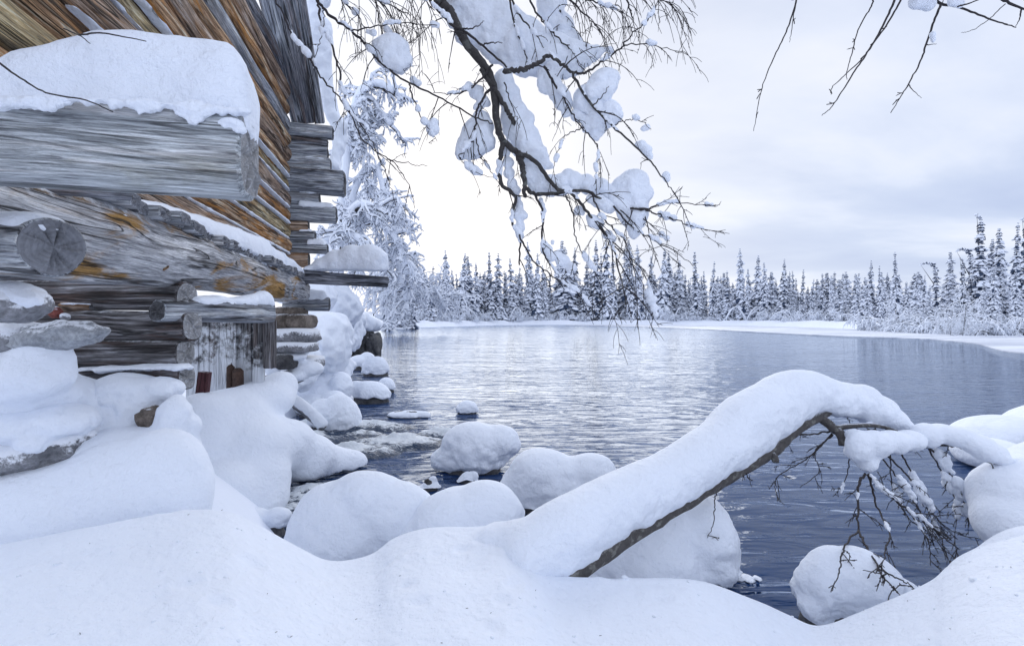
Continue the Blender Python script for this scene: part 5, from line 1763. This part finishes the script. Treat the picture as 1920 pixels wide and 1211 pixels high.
B([(1110, 200), (1130, 180), (1142, 162)], 0.005, 0.002, 1, 0.06, 36, 2.92, droop=0)
B([(1150, 235), (1180, 225), (1205, 228), (1220, 245)], 0.004, 0.0018, 4, 0.12, 37, 2.95)
B([(945, 155), (960, 200), (975, 240)], 0.005, 0.002, 5, 0.3, 38, 2.9, droop=0.3)
# more limbs that leave the top of the frame
for i, (c, n, L) in enumerate([([(950, -20), (975, 30), (1000, 60), (1020, 90)], 5, 0.2), ([(985, -20), (1010, 30), (1040, 65), (1070, 95), (1100, 140)], 12, 0.3), ([(1060, -25), (1090, -5), (1130, 10), (1170, 25)], 26, 0.3),
                               ([(1100, -30), (1150, -20), (1200, -12), (1260, 10)], 34, 0.42), ([(640, -30), (680, -12), (720, 5), (770, 30)], 24, 0.40), ([(700, -30), (740, -15), (790, -5), (815, 20)], 22, 0.40),
                               ([(620, -30), (640, 0), (670, 30), (690, 60)], 14, 0.34), ([(1010, -20), (1050, 20), (1070, 55), (1085, 90)], 14, 0.26), ([(1040, -25), (1090, 20), (1120, 50)], 16, 0.3), ([(955, -10), (962, 40), (985, 100), (988, 112)], 2, 0.1),
                               ([(1160, -30), (1180, 15), (1188, 40)], 8, 0.2), ([(925, -20), (915, 30), (908, 65)], 3, 0.16)]):
    B(c, 0.008, 0.003, n, L, 50 + i, 2.95 + 0.07 * (i % 4), 0.05, droop=0.30)
# switches at the top right, close to the camera
RT = [([(1497, -12), (1485, 30), (1470, 70), (1448, 115), (1432, 155), (1421, 200), (1413, 246)], 0.0030, 5, 0.03), ([(1496, -12), (1488, 30), (1484, 60), (1480, 80)], 0.0022, 2, 0.02),
      ([(1637, -10), (1634, 12), (1612, 50), (1598, 98), (1588, 135), (1588, 150)], 0.0030, 4, 0.03), ([(1682, -10), (1660, 40), (1632, 90), (1605, 130), (1580, 170), (1560, 200), (1541, 217)], 0.0040, 6, 0.035),
      ([(1694, -10), (1670, 35), (1640, 78), (1612, 115), (1585, 140), (1560, 165), (1558, 178)], 0.0034, 4, 0.03), ([(1764, 8), (1750, 45), (1736, 85), (1727, 112), (1705, 155), (1690, 180), (1670, 212)], 0.0042, 5, 0.03),
      ([(1703, 158), (1712, 170), (1728, 184)], 0.002, 0, 0), ([(1735, 85), (1745, 84), (1756, 83)], 0.002, 0, 0), ([(1740, -12), (1765, 8), (1795, 13), (1840, 30), (1875, 43), (1905, 52)], 0.0055, 5, 0.03),
      ([(1796, 13), (1830, 2), (1850, -12)], 0.003, 0, 0), ([(1860, -12), (1890, 5), (1925, 20), (1960, 30)], 0.006, 3, 0.05), ([(1915, 18), (1912, 35), (1905, 50)], 0.003, 0, 0), ([(1885, 8), (1850, 40), (1820, 58), (1802, 62)], 0.0018, 0, 0)]
for i, (c, r, n, L) in enumerate(RT):
    B(c, r, r * 0.35, n, L, 80 + i, 1.55 + 0.05 * (i % 3), 0.03, droop=0.02, lev=0, jit=0.0015, spread=0.6)
mb = MB()
mb.tube(catmull([trunk[36], P(1500, -320, 1.7), P(1700, -120, 1.6), P(1900, -40, 1.55), P(2050, 20, 1.5)], 24), np.linspace(0.03, 0.006, 24), 8, rng=R_, rough=0.2)
mb.tube(catmull([P(1700, -120, 1.6), P(1740, -40, 1.58), P(1745, -8, 1.57)], 8), np.linspace(0.012, 0.006, 8), 6)
for a in (1497, 1637, 1688, 1860):
    mb.tube(catmull([P(1600, -200, 1.66), P((a + 1650) / 2, -90, 1.6), P(a, -8, 1.56)], 8), np.linspace(0.008, 0.004, 8), 5)
mb.build('branch', BARK, birch)
mb = MB()
mb.tube(catmull([trunk[40], P(760, -260, 3.0), P(650, -140, 2.9), P(590, -8, 2.8)], 16), np.linspace(0.03, 0.01, 16), 8, rng=R_, rough=0.2)
mb.tube(catmull([P(700, -200, 2.95), P(560, -120, 2.7), P(510, -6, 2.5)], 10), np.linspace(0.015, 0.006, 10), 6)
mb.tube(catmull([trunk[42], P(1000, -220, 3.0), P(1120, -120, 3.0), P(1240, -8, 2.98)], 16), np.linspace(0.03, 0.008, 16), 8, rng=R_, rough=0.2)
for a in (640, 700, 800):
    mb.tube(catmull([P(720, -220, 2.95), P((a + 700) / 2, -120, 2.95), P(a, -24, 2.97)], 8), np.linspace(0.012, 0.007, 8), 5)
for a in (925, 950, 985, 1010, 1040, 1060, 1100, 1160):
    mb.tube(catmull([P(1000, -220, 3.0), P((a + 1000) / 2, -120, 3.0), P(a, -20, 3.0)], 8), np.linspace(0.012, 0.007, 8), 5)
mb.build('branch', BARK, birch)

# snow clumps held by the branches (pixel lobes; they sit just behind and above the wood)
clumps = [
    [(872, 12, 34, 3.12), (905, 35, 44, 3.14), (940, 62, 46, 3.14), (975, 85, 44, 3.12), (1005, 96, 36, 3.1), (1035, 106, 36, 3.08), (1068, 112, 30, 3.06), (1095, 106, 20, 3.04), (1118, 100, 14, 3.03), (1142, 94, 8, 3.02), (890, -20, 50, 3.14), (850, 30, 22, 3.1), (875, 62, 20, 3.1), (1055, 128, 20, 3.05), (990, 118, 20, 3.08)],
    [(1035, 25, 22, 3.2), (1055, 50, 22, 3.2), (1068, 80, 20, 3.2), (1035, -5, 25, 3.2), (1045, 85, 16, 3.18)],
    [(735, 100, 30, 2.95), (722, 90, 20, 2.95), (744, 116, 23, 2.95), (705, 82, 9, 2.94)],
    [(813, 232, 9, 2.95), (812, 243, 11, 2.95), (808, 236, 8, 2.95)],
    [(945, 150, 16, 3.06), (955, 180, 18, 3.08), (962, 210, 20, 3.08), (972, 240, 24, 3.08), (985, 265, 26, 3.06), (1000, 288, 22, 3.04), (1018, 302, 14, 3.02), (1034, 312, 8, 3.0), (985, 225, 14, 3.06)],
    [(892, 250, 24, 3.02), (905, 240, 18, 3.02), (885, 272, 24, 3.02), (866, 284, 14, 3.02), (908, 268, 16, 3.02), (900, 225, 16, 3.04), (880, 245, 14, 3.03)],
    [(880, 312, 9, 3.0), (890, 320, 9, 3.0), (900, 324, 6, 3.0)],
    [(892, 172, 14, 3.04), (878, 160, 10, 3.04), (862, 168, 8, 3.03), (905, 190, 12, 3.04), (898, 200, 10, 3.04)],
    [(1133, 158, 26, 2.98), (1145, 150, 18, 2.98), (1118, 172, 22, 2.98), (1128, 178, 18, 2.98)],
    [(1102, 185, 20, 3.0), (1095, 195, 16, 3.0), (1115, 205, 18, 3.0)],
    [(1140, 212, 24, 3.0), (1155, 206, 14, 3.0), (1150, 228, 14, 3.0), (1135, 230, 16, 3.0)],
    [(1112, 232, 18, 3.02), (1122, 242, 12, 3.02), (1116, 252, 8, 3.02)],
    [(1022, 146, 15, 3.03), (1035, 160, 17, 3.03), (1048, 178, 17, 3.03), (1058, 196, 14, 3.03), (1062, 212, 10, 3.03), (1040, 132, 16, 3.04)],
    [(1082, 215, 10, 3.02), (1092, 222, 9, 3.02)],
    [(1188, 348, 26, 3.05), (1196, 362, 24, 3.05), (1180, 375, 26, 3.05), (1190, 398, 24, 3.05), (1188, 420, 16, 3.05), (1190, 436, 9, 3.05), (1170, 350, 18, 3.05), (1160, 375, 16, 3.05), (1172, 400, 16, 3.05)],
    [(1000, 325, 20, 3.06), (1010, 345, 18, 3.06), (1030, 347, 16, 3.06), (1052, 346, 16, 3.06), (1075, 342, 16, 3.06), (1100, 344, 14, 3.06), (1125, 350, 14, 3.06), (1145, 362, 14, 3.06), (990, 310, 12, 3.06), (1065, 330, 10, 3.06)],
    [(1125, 380, 13, 3.03), (1140, 390, 12, 3.03), (1110, 372, 9, 3.03)],
    [(973, 385, 9, 3.05), (975, 405, 13, 3.05), (975, 422, 11, 3.05), (972, 440, 7, 3.05), (970, 370, 6, 3.05)],
    [(1024, 468, 10, 3.05), (1032, 480, 9, 3.05), (1020, 458, 7, 3.05)], [(1055, 490, 13, 3.06), (1068, 500, 10, 3.06), (1046, 478, 9, 3.06)], [(1036, 455, 5, 3.04)],
    [(1216, 548, 7, 3.1), (1221, 562, 8, 3.1), (1227, 578, 7, 3.1), (1230, 590, 5, 3.1)],
    [(1203, 272, 8, 2.98), (1212, 282, 9, 2.98), (1218, 294, 7, 2.98), (1196, 270, 5, 2.98)], [(1249, 328, 6, 2.97), (1250, 334, 5, 2.97)], [(1213, 239, 6, 2.97), (1208, 241, 5, 2.97)],
    [(950, 285, 8, 3.04), (953, 305, 9, 3.04), (955, 325, 9, 3.04), (960, 345, 9, 3.04), (968, 358, 8, 3.04), (948, 270, 8, 3.04)],
    [(1018, 385, 5, 3.03), (1020, 395, 5, 3.03), (1014, 375, 5, 3.03)],
    [(1112, 415, 10, 3.04), (1122, 420, 9, 3.04), (1105, 408, 6, 3.04)], [(1140, 440, 8, 3.05), (1150, 448, 6, 3.05)], [(1085, 394, 8, 3.04), (1093, 400, 6, 3.04)],
    [(1238, 402, 6, 3.03), (1250, 406, 7, 3.03), (1262, 409, 6, 3.03)], [(1290, 420, 5, 3.03), (1300, 424, 5, 3.03)], [(1250, 378, 4, 3.03), (1262, 377, 4, 3.03)], [(1325, 383, 5, 3.05), (1335, 384, 4, 3.05)], [(1240, 440, 6, 3.03), (1250, 447, 5, 3.03)],
    [(700, 62, 7, 2.9), (690, 60, 5, 2.9)], [(812, 46, 6, 2.94), (820, 48, 5, 2.94)], [(775, 150, 6, 2.98), (785, 156, 5, 2.98)], [(730, 60, 6, 3.0), (725, 55, 6, 3.0)],
]
for k, cl in enumerate(clumps):
    els = [ell(a, b, D + (0.09 if k == 0 else 0.05 if k in (4, 5) else 0.02), r * 1.18, r * 1.18, r * D / F * 0.9) for a, b, r, D in cl]
    big = max(c[2] for c in cl)
    V, Fc = snow_skin(els, 0.012 if big > 20 else 0.007, 9 if big > 20 else 4 if big > 12 else 2, 0.018 if big > 12 else 0.007, 15, 800 + k, soft=0.016 if big > 12 else 0.004)
    mk('snow_clump', V, Fc, SNOW, birch)
for k, cl in enumerate([[(1730, -6, 22, 1.66), (1718, 2, 14, 1.66), (1742, 8, 12, 1.66)], [(1748, 66, 8, 1.62), (1750, 76, 7, 1.62)], [(1785, 4, 10, 1.6), (1800, 8, 9, 1.6)], [(1487, -4, 8, 1.6)]]):
    V, Fc = snow_skin([ell(a, b, D, r, r) for a, b, r, D in cl], 0.006, 4, 0.004, 20, 900 + k, soft=0.004)
    mk('snow_clump', V, Fc, SNOW, birch)

# dead twigs frozen in the snow on the big beam
for lab, ctl, r in [('long dark twig lying across the snow on the big beam', [(-20, 105, 1.13), (40, 148, 1.13), (90, 175, 1.135), (160, 188, 1.14), (212, 210, 1.16)], 0.0026),
                    ('short dark twig sticking level out of the beam snow', [(150, 66, 1.24), (185, 62, 1.20), (230, 69, 1.19), (274, 78, 1.18)], 0.0022),
                    ('stubby dark twig tip poking from the beam snow', [(120, 54, 1.26), (150, 68, 1.2), (169, 82, 1.17)], 0.0018)]:
    t = thing('dead_twig', P(*ctl[0]), lab, 'twig')
    twig_branch(t, ctl, r, r * 0.5, 0, 0.02, seed=int(r * 1e5), jit=0.0008, name='stem')
